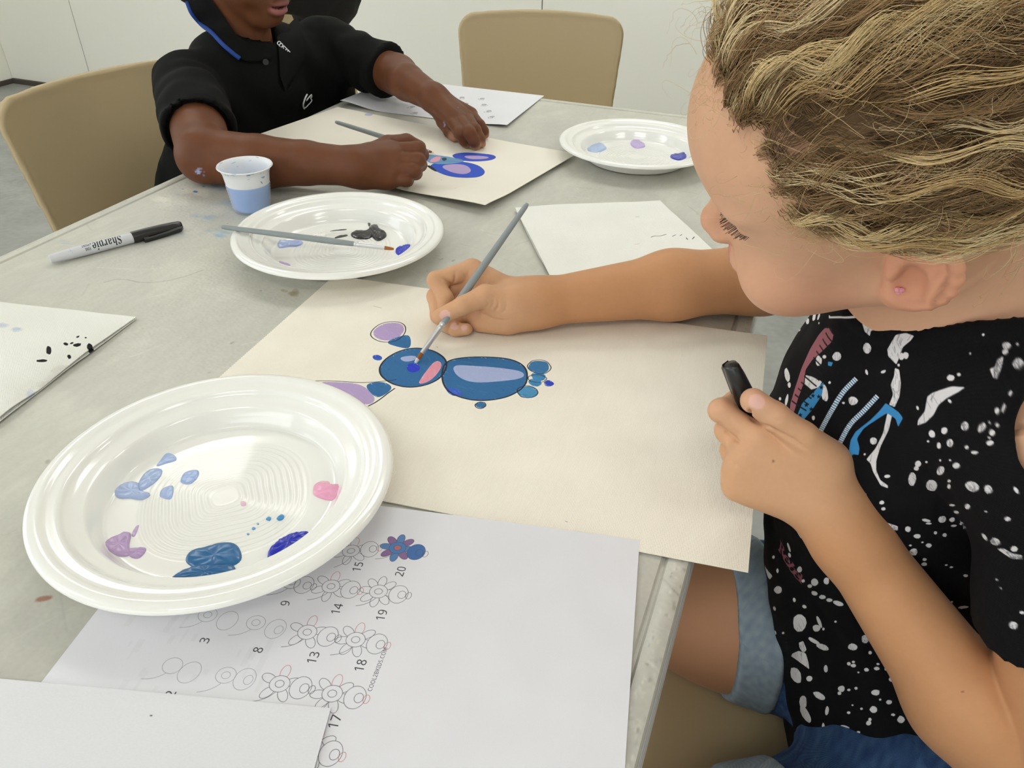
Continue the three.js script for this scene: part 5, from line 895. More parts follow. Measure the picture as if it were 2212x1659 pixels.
// ---- denim shorts with turned-up pale cuffs
{
  const denim = (base, amp) => { const t = canvasTexture(canvasOf(512, 512, (x, w, h) => { const im = x.createImageData(w, h); for (let j = 0; j < h; j++) for (let i = 0; i < w; i++) { const k = (j * w + i) * 4, tw2 = ((i + j) % 6 < 3 ? 1 : -1) * amp * 0.5, q = tw2 + noise(i * 0.02, j * 0.02, 3) * amp * 2 + noise(i * 0.3, j * 0.3, 7) * amp; im.data[k] = base[0] + q; im.data[k + 1] = base[1] + q; im.data[k + 2] = base[2] + q * 0.8; im.data[k + 3] = 255; } x.putImageData(im, 0, 0); })); t.wrapS = t.wrapT = THREE.RepeatWrapping; return t; };
  const blue = std(0xffffff, 0.85, { map: denim([42, 74, 118], 14) }), pale = std(0xffffff, 0.9, { map: denim([140, 155, 166], 10) });
  const boxUV = (g) => { const p = g.attributes.position, n = g.attributes.normal, u = new Float32Array(p.count * 2); for (let i = 0; i < p.count; i++) { u[i * 2] = (p.getX(i) + p.getZ(i)) * 14; u[i * 2 + 1] = (p.getY(i) + p.getX(i) * 0.4) * 14; } g.setAttribute('uv', new THREE.BufferAttribute(u, 2)); return g; };
  const axR = [hipR, NN(0.03, 0.497, 0.525)], axL = [hipL, NN(0.05, 0.265, 0.51)];
  const wrap = (x, y, z) => 0.0022 * Math.sin(x * 160 + z * 90) * noise(x * 20, y * 20, z * 20) + fbm(x * 25, y * 25, z * 25) * 0.004;
  for (const ax of [axR, axL]) ax.push(ax[1].clone().sub(ax[0]).normalize());
  axR.push(0.32); axL.push(0);
  const legT = (ax, x, y, z) => -ax[3] * (x * UV.x + z * UV.z - 0.5) + (x - ax[0].x) * ax[2].x + (y - ax[0].y) * ax[2].y + (z - ax[0].z) * ax[2].z;
  const rR = roundCone(axR[0], axR[1], 0.078, 0.071), rL = roundCone(axL[0], axL[1], 0.078, 0.070), pel = ellipsoid(NN(0.195, 0.43, 0.525), 0.1, 0.09, 0.135, NV, V(0, 1, 0), UV);
  const shorts = (x, y, z) => Math.max(smin(smin(Math.max(rR(x, y, z), legT(axR, x, y, z) - 0.165), Math.max(rL(x, y, z), legT(axL, x, y, z) - 0.118), 0.02), pel(x, y, z), 0.03) + wrap(x, y, z), y - 0.62, 0.456 - y);
  const b = new THREE.Box3().setFromPoints([NN(-0.01, 0.17, 0.41), NN(0.32, 0.62, 0.64), NN(-0.01, 0.62, 0.41), NN(0.32, 0.17, 0.64)]);
  mesh('shorts', boxUV(surface(shorts, b.min, b.max, 0.004)), blue, girl);
  const cuff = (r, ax, t0, t1, tilt) => (x, y, z) => { const t = legT(ax, x, y, z) + tilt * (y - 0.52); return smax(smax(r(x, y, z) - 0.0035, -(r(x, y, z) + 0.006), 0.001), Math.abs(t - (t0 + t1) / 2) - (t1 - t0) / 2, 0.004) + wrap(x, y, z) * 0.4; };
  for (const [r, ax, t0, t1] of [[rR, axR, 0.146, 0.183], [rL, axL, 0.108, 0.148]]) {
    const c = mesh('cuff', boxUV(surface(((f) => (x, y, z) => smax(f(x, y, z), 0.4555 - y, 0.002))(cuff(r, ax, t0, t1, 0)), b.min.clone().addScalar(-0.03), b.max, 0.0032)), pale, girl);
    c.userData.label = 'pale turned-up denim cuff';
  }
}
// ---- pale pink shoe, tucked under the chair
{
  const a = NN(-0.045, 0.655, 0.055), b2 = NN(-0.03, 0.78, 0.035), sh = blend(0.03, roundCone(a, b2, 0.04, 0.032), roundCone(NN(-0.05, 0.655, 0.1), a, 0.036, 0.04));
  const f = (x, y, z) => smax(sh(x, y, z), 0.004 - y, 0.006), bx = new THREE.Box3().setFromPoints([a, b2]).expandByScalar(0.09);
  mesh('shoe', surface(f, bx.min, bx.max, 0.005), std(col('#d79a93'), 0.7), girl);
  const c = NN(-0.1, 0.18, 0.05), e = NN(-0.21, 0.14, 0.035), s2 = blend(0.03, roundCone(c, e, 0.04, 0.032), roundCone(NN(-0.1, 0.18, 0.1), c, 0.036, 0.04)), by = new THREE.Box3().setFromPoints([c, e]).expandByScalar(0.09);
  mesh('shoe', surface((x, y, z) => smax(s2(x, y, z), 0.004 - y, 0.006), by.min, by.max, 0.006), std(col('#d79a93'), 0.7), girl);
}
// ---- ear stud, lashes
{
  const gem = phys(col('#e59aa6'), 0.1, { clearcoat: 1 }), e = at(1942, 628, 0.352), g = new THREE.IcosahedronGeometry(0.0016, 0), parts = [[-0.0009, 0.0006], [0.0009, 0.0006], [0, -0.0009]].map(([a, b]) => { const q = g.clone(); q.translate(a, b, 0); return q; });
  // seat the stud on the lobe: march along the pixel's ray to the skin
  const d = rayOf(1942, 628).normalize(); let t = 0.25; for (let i = 0; i < 150; i++) { const p = camera.position.clone().addScaledVector(d, t), s = girlHead(p.x, p.y, p.z); if (s < 0.0003) break; t += Math.max(s * 0.8, 0.0002); }
  const m = mesh('ear_stud', mergeGeometries(parts), gem, girl); m.position.copy(camera.position).addScaledVector(d, t - 0.0006); m.lookAt(m.position.clone().add(HL)); m.userData.label = 'tiny pink ear stud';
  const lash = std(col('#3b2a20'), 0.6);
  for (const s of [1, -1]) { const L = []; for (let i = 0; i < 64; i++) {
    const k = clamp(i / 63 + gauss() * 0.012, 0, 1), x = s * lerp(1.55, 4.5, k), zz = 8.0 - 1.3 * (k ** 1.6), y0 = 1.55 + 0.75 * k + 0.15 * Math.sin(k * 3.1), out = s * (0.1 + 0.5 * k), len = 0.72 + 0.32 * Math.sin(k * 3.0) + rr(-0.12, 0.12);
    const a = V(x, y0, zz - 0.08), b2 = V(x + out * len * 0.5 + rr(-0.06, 0.06), y0 - 0.42 * len, zz + 0.5 * len), c = V(x + out * len + rr(-0.1, 0.1), y0 - 0.48 * len, zz + 0.95 * len);
    const pts = [a, b2, c].map((p) => H(p.x, p.y, p.z)), cv = new THREE.QuadraticBezierCurve3(...pts), g2 = new THREE.TubeGeometry(cv, 6, 0.00015, 4);
    L.push(g2);
  }
  mesh('eyelashes', mergeGeometries(L), lash, girl).userData.kind = 'stuff'; }
}

// ---- her curls: clumps of wavy strands combed from the hairline to a low tail, frizz along the edge
const hairHeight = (z) => { const t = [[-9, -5], [-6, -4.2], [-4.4, -0.6], [-3.2, 2.8], [-1.9, 4.3], [0.5, 4.3], [2.1, 4.0], [3.8, 3.9], [5.0, 4.6], [5.6, 6.0], [6.1, 7.2], [6.5, 8.1], [7.1, 8.7], [8, 8.9], [10, 9.0]]; if (z <= t[0][0]) return t[0][1]; for (let i = 0; i + 1 < t.length; i++) if (z <= t[i + 1][0]) return lerp(t[i][1], t[i + 1][1], (z - t[i][0]) / (t[i + 1][0] - t[i][0])); return 7.9; };
{
  const strandP = [], strandN = [], strandC = [], strandI = [];
  const push = (pts, r0, r1, colour) => {   // pts in head units (cm); three-sided tube
    const n = pts.length, base = strandP.length / 3; let up = V(0.3, 1, 0.2).normalize();
    for (let i = 0; i < n; i++) {
      const t = pts[Math.min(n - 1, i + 1)].clone().sub(pts[Math.max(0, i - 1)]).normalize(), a = up.clone().addScaledVector(t, -up.dot(t)).normalize(), b = t.clone().cross(a), r = lerp(r0, r1, i / (n - 1)); up = a;
      for (let k = 0; k < 3; k++) { const f = k / 3 * 6.283, dx = a.clone().multiplyScalar(Math.cos(f)).addScaledVector(b, Math.sin(f)), q = pts[i], w = H(q.x + dx.x * r, q.y + dx.y * r, q.z + dx.z * r); strandP.push(w.x, w.y, w.z); const nn = V(0, 0, 0).addScaledVector(HL, dx.x).addScaledVector(HU, dx.y).addScaledVector(HF, dx.z); strandN.push(nn.x, nn.y, nn.z); strandC.push(...colour); }
      if (i) for (let k = 0; k < 3; k++) { const p = base + (i - 1) * 3 + k, q = base + (i - 1) * 3 + (k + 1) % 3; strandI.push(p, q, p + 3, q, q + 3, p + 3); }
    }
  };
  const C0 = V(0, 4.7, -0.2), R0 = V(7.2, 7.9, 9.7), BUN = V(0, 4.0, -10.8);
  const onSkull = (p, h) => { const d = p.clone().sub(C0), k = 1 / Math.sqrt((d.x / R0.x) ** 2 + (d.y / R0.y) ** 2 + (d.z / R0.z) ** 2); const s = d.multiplyScalar(k), n = V(s.x / R0.x ** 2, s.y / R0.y ** 2, s.z / R0.z ** 2).normalize(); return [s.add(C0).addScaledVector(n, h), n]; };
  const tones = [lin('#9a7a54'), lin('#7e6241'), lin('#b08f64'), lin('#654d34'), lin('#bb9b70'), lin('#8a6c48'), lin('#54402b')], bright = [lin('#e2c792'), lin('#ecd6a6'), lin('#d0b07a')];
  const inHair = (p, m = 0) => p.y > hairHeight(p.z) + m;
  function walk(root, len, hMax, amp, lam, ph, seg, wig) {
    let [p, n] = onSkull(root, 0.05); const out = [], step = len / seg; let s = 0;
    let cur = p.clone();
    for (let i = 0; i <= seg; i++) {
      const k = i / seg, hh = 0.12 + hMax * sstep(0, 0.35, k);
      const [q, nn] = onSkull(cur, hh);
      const dir = BUN.clone().sub(q); dir.addScaledVector(nn, -dir.dot(nn)); const near = dir.length(); dir.normalize();
      // the whole flow meanders a little, so that partings and waves show
      const side = nn.clone().cross(dir), me = 0.6 * noise(q.x * 0.3 + 3, q.y * 0.3, q.z * 0.3 + wig) + 0.16 * noise(q.x * 0.7, q.y * 0.7, q.z * 0.7 + wig);
      dir.addScaledVector(side, me * 1.2).normalize();
      const A = amp * sstep(0, 0.2, k) * (1 - 0.35 * k), w = 6.283 * s / lam + ph;
      out.push(q.clone().addScaledVector(side, A * Math.sin(w)).addScaledVector(nn, A * 0.55 * Math.cos(w) + 0.1));
      cur.addScaledVector(dir, step); s += step;
      if (near < 1.2 && i > 4) break;
    }
    return out;
  }
  const randomRoot = () => { for (;;) { const z = rr(-1, 1), a = rr(0, 6.283), r = Math.sqrt(1 - z * z), d = V(r * Math.cos(a), r * Math.sin(a), z); const p = C0.clone().add(V(d.x * R0.x, d.y * R0.y, d.z * R0.z)); if (p.x < -3.5 && rnd() < 0.75) continue; if (p.z < -6.5 && rnd() < 0.7) continue; if (inHair(p, 0.15)) return p; } };
  const CL = 400, PER = 15;
  for (let c = 0; c < CL; c++) {
    let root = randomRoot(); if (c % 3 === 0) for (let q = 0; q < 400 && (root.y - hairHeight(root.z) > 1.3 || root.x < -4.5 || (c % 2 && root.z < 5)); q++) root = randomRoot();
    const edge = root.y - hairHeight(root.z), top = rnd();
    const front = sstep(3, 7, root.z), hMax = lerp(0.4, 1.75, top ** 1.2) * sstep(-2.2 - front, 2.6, edge) + 0.3, len = rr(5.5, 13), curly = front > 0.5 && edge < 2.5 ? 1 : 0, amp = rr(0.14, 0.44) + curly * rr(0.1, 0.3), lam = rr(2.4, 4.2) - curly * 0.5, ph = rnd() * 6.283, wig = rnd() * 0.4;
    const isBright = top > 0.6 && rnd() < 0.36, tone = isBright ? bright[Math.floor(rnd() * 3)] : edge < 1.6 ? tones[[0, 2, 1, 5][Math.floor(rnd() * 4)]] : tones[Math.floor(rnd() * tones.length)], wide = rr(0.12, 0.42);
    const n = isBright ? PER + 4 : PER;
    for (let j = 0; j < n; j++) {
      const off = V(gauss(), gauss(), gauss()).multiplyScalar(wide), r2 = root.clone().add(off);
      const pts = walk(r2, len * rr(0.8, 1.15), (hMax + (isBright ? 0.22 : 0)) * rr(0.86, 1.08), amp * rr(0.75, 1.25), lam * rr(0.93, 1.07), ph + gauss() * 0.2, 34, wig);
      const f = 1 + gauss() * 0.14, cc = tone.map((v) => clamp(v * f, 0, 1));
      push(pts, rr(0.013, 0.022), 0.008, cc);
    }
  }
  // fine short frizz along the hairline and loose flyaways over the crown
  for (let i = 0; i < 3500; i++) {
    const crown = i > 2900; let root;
    if (crown) root = randomRoot(); else { for (;;) { const z = rr(-1, 1), a = rr(0, 6.283), r = Math.sqrt(1 - z * z); root = C0.clone().add(V(r * Math.cos(a) * R0.x, r * Math.sin(a) * R0.y, z * R0.z)); const ed = root.y - hairHeight(root.z); if (ed < 1.4 && ed > -1.5 * rnd() * rnd() && root.x > -4 && root.z > -4) break; } }
    const [p, n] = onSkull(root, crown ? rr(0.8, 1.8) : 0.05), t = V(gauss(), gauss(), gauss()).cross(n).normalize(), b = n.clone().cross(t), len = rr(0.6, crown ? 4 : 1.9), curl = rr(0.8, 2.6), ph = rnd() * 6.28, pts = [], fwd = V(0, 0, 0);
    const lean = BUN.clone().sub(p); lean.addScaledVector(n, -lean.dot(n)).normalize(); t.addScaledVector(lean, crown ? 2.2 : rr(-0.2, 1.1)).normalize();
    for (let k = 0; k <= 12; k++) { const s = k / 12, a = ph + s * curl * 3; fwd.addScaledVector(t, len / 12 * Math.cos(a * 0.6)).addScaledVector(b, len / 12 * Math.sin(a)); pts.push(p.clone().add(fwd).addScaledVector(n, (crown ? 1.0 : 0.55) * Math.sin(s * 2.2) * rr(0.85, 1.0) * len * 0.35)); }
    // keep short hair off the skull
    const safe = pts.map((q) => { const [s, nn] = onSkull(q, 0.06); return s.clone().sub(C0).length() > q.clone().sub(C0).length() ? s : q; });
    push(safe, crown ? 0.011 : 0.0105, 0.004, bright[i % 3].map((v) => clamp(v * rr(0.8, 1.05), 0, 1)));
  }
  // the low tail behind her head
  for (let i = 0; i < 260; i++) {
    const st = V(gauss() * 1.1, 4.0 + gauss() * 1.1, -9.2), pts = [], ph = rnd() * 6.28, dx = gauss() * 1.2;
    for (let k = 0; k <= 22; k++) { const s = k / 22; pts.push(V(st.x + dx * s + 0.4 * Math.sin(s * 11 + ph), st.y - 7 * s * s + 0.4 * Math.cos(s * 11 + ph), st.z - 3.4 * Math.sin(s * 1.7))); }
    push(pts, 0.024, 0.01, tones[i % tones.length]);
  }
  const g = new THREE.BufferGeometry(); g.setAttribute('position', new THREE.Float32BufferAttribute(strandP, 3)); g.setAttribute('normal', new THREE.Float32BufferAttribute(strandN, 3)); g.setAttribute('color', new THREE.Float32BufferAttribute(strandC, 3)); g.setIndex(strandI);
  const hm = phys(0xffffff, 0.42, { vertexColors: true, specularIntensity: 0.6 });
  const hair = mesh('hair', g, hm, girl); hair.userData.label = 'dark blonde curly hair with golden strands';
  // close-lying under layer, so that no scalp shows between the strands
  const shell = ellipsoid(H(C0.x, C0.y, C0.z), (R0.x + 0.18) * HS, (R0.y + 0.18) * HS, (R0.z + 0.12) * HS, HL, HU, HF);
  const under = (x, y, z) => { const h = toHead(x, y, z), edge = hairHeight(h[2]) + 0.1 + 0.3 * noise(h[0] * 0.9, h[1] * 0.9, h[2] * 0.9); return smax(shell(x, y, z) - 0.0018 * fbm(h[0] * 0.5, h[1] * 0.9, h[2] * 0.35), (edge - h[1]) * HS * 0.8, 0.006); };
  const bb = new THREE.Box3().setFromPoints([H(9, 14, 10), H(-9, 14, 10), H(9, -6, 10), H(-9, -6, 10), H(9, 14, -11), H(-9, 14, -11), H(9, -6, -11), H(-9, -6, -11)]);
  mesh('hair_underlayer', surface(under, bb.min, bb.max, 0.0035, (x, y, z) => { const h = toHead(x, y, z), a = Math.atan2(h[0], h[1] - 2), q = 1 + 0.5 * noise(a * 14, h[2] * 0.5, 2) + 0.3 * noise(a * 40, h[2] * 0.9, 5); const c = lin('#806443'); return c.map((v) => v * clamp(q, 0.5, 1.6)); }), phys(0xffffff, 0.7, { vertexColors: true }), hair);
  console.log('hair tris', strandI.length / 3);
}

// ---------------------------------------------------------------- the child across the table
const { FontLoader } = await import('three/addons/loaders/FontLoader.js');
const { TextGeometry } = await import('three/addons/geometries/TextGeometry.js');
const boldFont = await new FontLoader().loadAsync('fonts/droid/droid_sans_bold.typeface.json');
const boy = thing('person', 'child in a black polo shirt, painting with a brush in the right fist', 'person');
{
  const Y = V(0, 1, 0), tilt = 0.26, BF = NV.clone().multiplyScalar(Math.cos(tilt)).addScaledVector(Y, -Math.sin(tilt)), BU = NV.clone().multiplyScalar(Math.sin(tilt)).addScaledVector(Y, Math.cos(tilt)), BL = BU.clone().cross(BF);
  const turnQ = new THREE.Quaternion().setFromAxisAngle(BU, -0.12); BF.applyQuaternion(turnQ); BL.applyQuaternion(turnQ);
  const S = 0.0096, chin = at(590, 64, 1.168), O = chin.clone().addScaledVector(BU, 8.2 * S).addScaledVector(BF, -7.7 * S);
  const B = (x, y, z) => O.clone().addScaledVector(BL, x * S).addScaledVector(BU, y * S).addScaledVector(BF, z * S), toB = (x, y, z) => { const d = V(x, y, z).sub(O); return [d.dot(BL) / S, d.dot(BU) / S, d.dot(BF) / S]; };
  const e = (x, y, z, rx, ry, rz) => ellipsoid(B(x, y, z), rx * S, ry * S, rz * S, BL, BU, BF), c = (a, b, r1, r2) => roundCone(B(...a), B(...b), r1 * S, r2 * S);
  const skull = blend(2 * S, e(0, 4.6, -0.6, 7.2, 7.8, 8.9), e(0, 5, 3.2, 6.3, 6, 6.4)), face = blend(1.4 * S, e(0, -0.8, 3.4, 5.6, 6.4, 5.0), e(0, -6.2, 6.0, 2.5, 2.0, 2.2), c([4.8, -2.6, 0.6], [1.3, -6.4, 6.0], 1.8, 1.7), c([-4.8, -2.6, 0.6], [-1.3, -6.4, 6.0], 1.8, 1.7), e(3.2, -2.4, 5.6, 2.6, 2.6, 2.6), e(-3.2, -2.4, 5.6, 2.6, 2.6, 2.6), e(0, -4, 7.0, 2.8, 2.4, 1.7));
  const nose = blend(0.5 * S, c([0, 1.6, 8.1], [0, -1.1, 9.4], 0.7, 1.0), e(1.1, -1.6, 8.9, 0.8, 0.7, 0.8), e(-1.1, -1.6, 8.9, 0.8, 0.7, 0.8)), lips = blend(0.2 * S, e(0, -3.75, 8.75, 2.1, 0.55, 0.75), e(0, -4.95, 8.6, 1.9, 0.75, 0.8)), gap = e(0, -4.3, 9.4, 1.7, 0.22, 0.9), eyes = blend(0.4 * S, e(3, 1.3, 6.8, 1.7, 1.1, 1.2), e(-3, 1.3, 6.8, 1.7, 1.1, 1.2)), earA = e(7, 0.4, -0.8, 0.7, 2.8, 1.7), earB = e(-7, 0.4, -0.8, 0.7, 2.8, 1.7);
  const head = bounded((x, y, z) => { let d = smin(skull(x, y, z), face(x, y, z), 2 * S); d = smin(d, eyes(x, y, z), 0.4 * S); d = smin(d, nose(x, y, z), 0.7 * S); d = smin(d, lips(x, y, z), 0.35 * S); d = smax(d, -gap(x, y, z), 0.12 * S); d = smin(d, earA(x, y, z), 0.4 * S); return smin(d, earB(x, y, z), 0.4 * S); }, B(0, 2.5, 0.5), 15 * S);
  const neckBase = NN(-0.872, 1.06, 0.815), neck = blend(0.02, roundCone(B(0, -2, -1.8), neckBase, 4.4 * S, 4.9 * S), ellipsoid(NN(-0.895, 1.065, 0.765), 0.055, 0.06, 0.085, NV, Y, UV), roundCone(neckBase, NN(-0.815, 1.054, 0.79), 0.03, 0.008));
  const sR = NN(-0.875, 0.925, 0.802), eR = NN(-0.703, 0.745, 0.7755), wR = at(770, 360, 0.925), sL = NN(-0.825, 1.225, 0.805), eL = NN(-0.655, 1.165, 0.79), wL = at(938, 212, 1.148);
  const armR = blend(0.012, roundCone(sR, eR, 0.042, 0.033), chain([[eR, 0.033], [at(560, 350, 0.945), 0.0325], [at(660, 352, 0.936), 0.0262], [wR, 0.0225]], 0.006)), armL = blend(0.012, roundCone(sL, eL, 0.04, 0.031), chain([[eL, 0.030], [at(880, 178, 1.2), 0.0275], [wL, 0.020]], 0.006));
  // right fist round the brush, knuckles towards the viewer
  const K = (px, py, d) => at(px, py, d);
  const fist = hand({
    wrist: [wR, 0.024], palmR: 0.0125,
    knuckles: [K(848, 326, 0.944), K(846, 346, 0.938), K(842, 366, 0.935), K(836, 386, 0.934)],
    fingers: [
      [[K(848, 326, 0.944), 0.0105], [K(903, 322, 0.940), 0.0092], [K(912, 335, 0.960), 0.0082], [K(880, 338, 0.972), 0.0074]],
      [[K(846, 346, 0.938), 0.0105], [K(903, 346, 0.934), 0.0094], [K(908, 356, 0.956), 0.0082], [K(876, 352, 0.970), 0.0074]],
      [[K(842, 366, 0.935), 0.0100], [K(894, 368, 0.932), 0.0090], [K(898, 374, 0.952), 0.0080], [K(868, 368, 0.966), 0.0072]],
      [[K(836, 386, 0.934), 0.0095], [K(876, 388, 0.932), 0.0083], [K(880, 390, 0.948), 0.0074], [K(856, 384, 0.958), 0.0066]],
    ],
    thumb: [[K(800, 338, 0.940), 0.0150], [K(838, 312, 0.955), 0.0112], [K(878, 306, 0.968), 0.0098], [K(906, 318, 0.972), 0.0086]],
    pads: [[K(790, 372, 0.932), K(845, 376, 0.936), 0.0200, 0.0165], [K(800, 345, 0.934), K(850, 345, 0.940), 0.0190, 0.0155]],
  });
  // left hand resting flat, fingers down on the sheet
  const Tt = (px, py, l) => onTable(px, py, l);
  const flat = hand({
    wrist: [wL, 0.020], palmR: 0.0108,
    knuckles: [Tt(978, 262, 0.030), Tt(994, 258, 0.034), Tt(1008, 253, 0.033), Tt(1017, 247, 0.030)],
    fingers: [
      [[Tt(978, 262, 0.030), 0.0100], [Tt(994, 288, 0.026), 0.0088], [Tt(1003, 302, 0.016), 0.0080], [Tt(1007, 312, 0.0085), 0.0068]],
      [[Tt(994, 258, 0.034), 0.0100], [Tt(1014, 286, 0.029), 0.0090], [Tt(1024, 304, 0.018), 0.0081], [Tt(1028, 316, 0.0085), 0.0068]],
      [[Tt(1008, 253, 0.033), 0.0096], [Tt(1026, 280, 0.028), 0.0086], [Tt(1036, 299, 0.018), 0.0078], [Tt(1040, 311, 0.0085), 0.0066]],
      [[Tt(1017, 247, 0.030), 0.0090], [Tt(1036, 270, 0.024), 0.0080], [Tt(1045, 283, 0.015), 0.0072], [Tt(1048, 292, 0.008), 0.0060]],
    ],
    thumb: [[Tt(948, 236, 0.030), 0.0130], [Tt(958, 262, 0.022), 0.0108], [Tt(972, 284, 0.014), 0.0094], [Tt(984, 297, 0.0095), 0.0080]],
    pads: [[wL, Tt(985, 250, 0.030), 0.018, 0.0135]],
  });
  const skinC = lin('#683f28'), lipC = lin('#9c6260'), tipC = lin('#b08066'), paintC = lin('#aebbe0'), grey = lin('#8c8a90'), mouthC = lin('#4c211f');
  const splats = [[Tt(988, 243, 0.04), 0.006, paintC], [Tt(968, 254, 0.03), 0.004, paintC], [Tt(960, 268, 0.025), 0.004, paintC], [Tt(975, 240, 0.04), 0.003, paintC], [Tt(1016, 286, 0.035), 0.0035, paintC], [Tt(985, 300, 0.012), 0.006, grey], [Tt(986, 268, 0.03), 0.006, grey], [K(425, 377, 0.93), 0.007, paintC], [K(460, 384, 0.92), 0.010, paintC], [K(495, 394, 0.91), 0.006, paintC], [K(861, 328, 0.935), 0.002, paintC], [K(665, 333, 0.905), 0.0015, paintC]];
  const colour = (x, y, z) => {
    const p = V(x, y, z), h = toB(x, y, z), nz = fbm(x * 40, y * 40, z * 40); let q = skinC.map((v) => v * (1 + nz * 0.18));
    const lip = 1 - Math.hypot(h[0] / 2.25, (h[1] + 4.4) / 1.35); if (lip > 0 && h[2] > 7.6 && h[2] < 11) q = mix3(q, lipC, clamp(lip * 4, 0, 1) * (h[1] < -4.3 ? 1 : 0.55)); if (Math.abs(h[1] + 4.3) < 0.2 && Math.abs(h[0]) < 1.7 && h[2] > 7) q = mouthC;
    for (const t of [Tt(1007, 313, 0.006), Tt(1029, 318, 0.006), Tt(1041, 313, 0.006), Tt(1049, 293, 0.006), Tt(986, 299, 0.008)]) q = mix3(q, tipC, sstep(0.016, 0.009, p.distanceTo(t)) * 0.85);
    for (const [s, r, k] of splats) { const d = p.distanceTo(s) + noise(x * 400, y * 400, z * 400) * r * 0.9; q = mix3(q, k, sstep(r * 1.1, r * 0.6, d)); }
    return q;
  };
  const box = (pts, m) => new THREE.Box3().setFromPoints(pts).expandByScalar(m);
  const b1 = box([B(0, 12, 0), B(0, 0, 10), B(8, 0, 0), B(-8, 0, 0), B(0, 4, -9), NN(-0.8, 1.06, 0.70)], 0.03), g1 = surface((x, y, z) => smin(head(x, y, z), neck(x, y, z), 0.02), b1.min, b1.max, 0.0034, colour);
  const b2 = box([sR, eR, wR, K(915, 300, 0.97), K(900, 400, 0.93)], 0.05), fistB = bounded(creased(fist, [[[[866, 338], [885, 342], [906, 338]], 0.0014], [[[862, 358], [885, 362], [902, 360]], 0.0011], [[[855, 379], [870, 381], [888, 380]], 0.0011]], 0.7), K(845, 350, 0.94), 0.085), g2 = surface((x, y, z) => smax(smin(armR(x, y, z), fistB(x, y, z), 0.012), Math.min(0.7435 - y, x * NV.x + z * NV.z + 0.775), 0.003), b2.min, b2.max, 0.0021, colour);
  const b3 = box([sL, eL, wL, Tt(1050, 320, 0), Tt(940, 240, 0.05)], 0.045), flatB = bounded(flat, Tt(995, 268, 0.02), 0.1), g3 = surface((x, y, z) => smax(smin(armL(x, y, z), flatB(x, y, z), 0.010), 0.7436 - y, 0.003), b3.min, b3.max, 0.0021, colour);
  const thigh = blend(0.02, chain([[NN(-1.0, 0.98, 0.53), 0.075], [NN(-0.62, 0.95, 0.53), 0.055], [NN(-0.6, 0.95, 0.1), 0.04]], 0.02), chain([[NN(-1.0, 1.14, 0.53), 0.075], [NN(-0.62, 1.27, 0.53), 0.055], [NN(-0.6, 1.27, 0.1), 0.04]], 0.02)), b4 = box([NN(-1.0, 0.98, 0.53), NN(-0.6, 1.3, 0.05), NN(-0.6, 0.9, 0.05)], 0.1), g4 = surface(thigh, b4.min, b4.max, 0.009, () => skinC);
  if (globalThis.LOGT) { let m = [9, 9]; for (let n = -0.76; n < -0.3; n += 0.004) for (let u = 0.6; u < 1.31; u += 0.004) { const p = NN(n, u, 0.7403); m = [Math.min(m[0], armR(p.x, p.y, p.z), fistB(p.x, p.y, p.z)), Math.min(m[1], armL(p.x, p.y, p.z), flatB(p.x, p.y, p.z))]; } console.log('boy to table', m.join()); }
  mesh('body', mergeGeometries([g1, g2, g3, g4]), new THREE.MeshPhysicalMaterial({ vertexColors: true, roughness: 0.5, specularIntensity: 0.45 }), boy);
  // short dark hair
  const cap = (x, y, z) => { const h = toB(x, y, z); return smax(skull(x, y, z) - 0.006 - 0.003 * noise(x * 160, y * 160, z * 160), (lerp(2.0, 7.5, sstep(1, 8, h[2])) - h[1]) * S, 0.006); };
  const bh = box([B(8, 13, 10), B(-8, 13, 10), B(8, 0, -10), B(-8, 0, -10), B(8, 13, -10), B(-8, 0, 10)], 0.02); mesh('hair', surface(cap, bh.min, bh.max, 0.006), std(col('#171311'), 0.85), boy);

  // ---- polo shirt
  const bodyS = blend(0.05, ellipsoid(NN(-0.99, 1.05, 0.52), 0.115, 0.12, 0.145, NV, Y, UV), ellipsoid(NN(-0.935, 1.09, 0.64), 0.115, 0.12, 0.155, NV, Y, UV), ellipsoid(NN(-0.90, 1.095, 0.735), 0.092, 0.09, 0.148, NV, Y, UV), roundCone(sR.clone().add(V(0, -0.005, 0)), NN(-0.875, 1.05, 0.80), 0.046, 0.062), roundCone(NN(-0.875, 1.06, 0.80), sL, 0.062, 0.046), roundCone(sL.clone().add(V(0, -0.02, 0)), NN(-0.88, 1.19, 0.64), 0.05, 0.075));
  const slR = roundCone(sR, sR.clone().lerp(eR, 0.72), 0.0475, 0.0485), slL = roundCone(sL, sL.clone().lerp(eL, 0.92), 0.043, 0.045), dR = eR.clone().sub(sR).normalize(), dL = eL.clone().sub(sL).normalize(), LR = eR.distanceTo(sR), LL = eL.distanceTo(sL);
  const holeB = blend(0.015, roundCone(B(0, -2, -1.8), neckBase, 4.7 * S, 5.3 * S), roundCone(neckBase, NN(-0.80, 1.054, 0.79), 0.03, 0.009));
  const shirt = (x, y, z) => {
    let d = bodyS(x, y, z);
    if (d > 0.14) return d - 0.03;
    const n = x * NV.x + z * NV.z, u = x * UV.x + z * UV.z;
    d += 0.0028 * Math.sin(u * 55 + y * 60 + 5 * noise(x * 6, y * 6, z * 6)) + fbm(x * 11, y * 8, z * 11) * 0.009;
    const tR = (x - sR.x) * dR.x + (y - sR.y) * dR.y + (z - sR.z) * dR.z, tL = (x - sL.x) * dL.x + (y - sL.y) * dL.y + (z - sL.z) * dL.z;
    const fR = 0.0010 * Math.sin(tR * 130 + 5 * noise(x * 14, y * 14, z * 14)) + 0.0045 * noise(x * 22, y * 22, z * 22), fL = 0.0022 * Math.sin(tL * 110 + 5 * noise(x * 16, y * 16, z * 16)) + 0.004 * noise(x * 22, y * 22, z * 22);
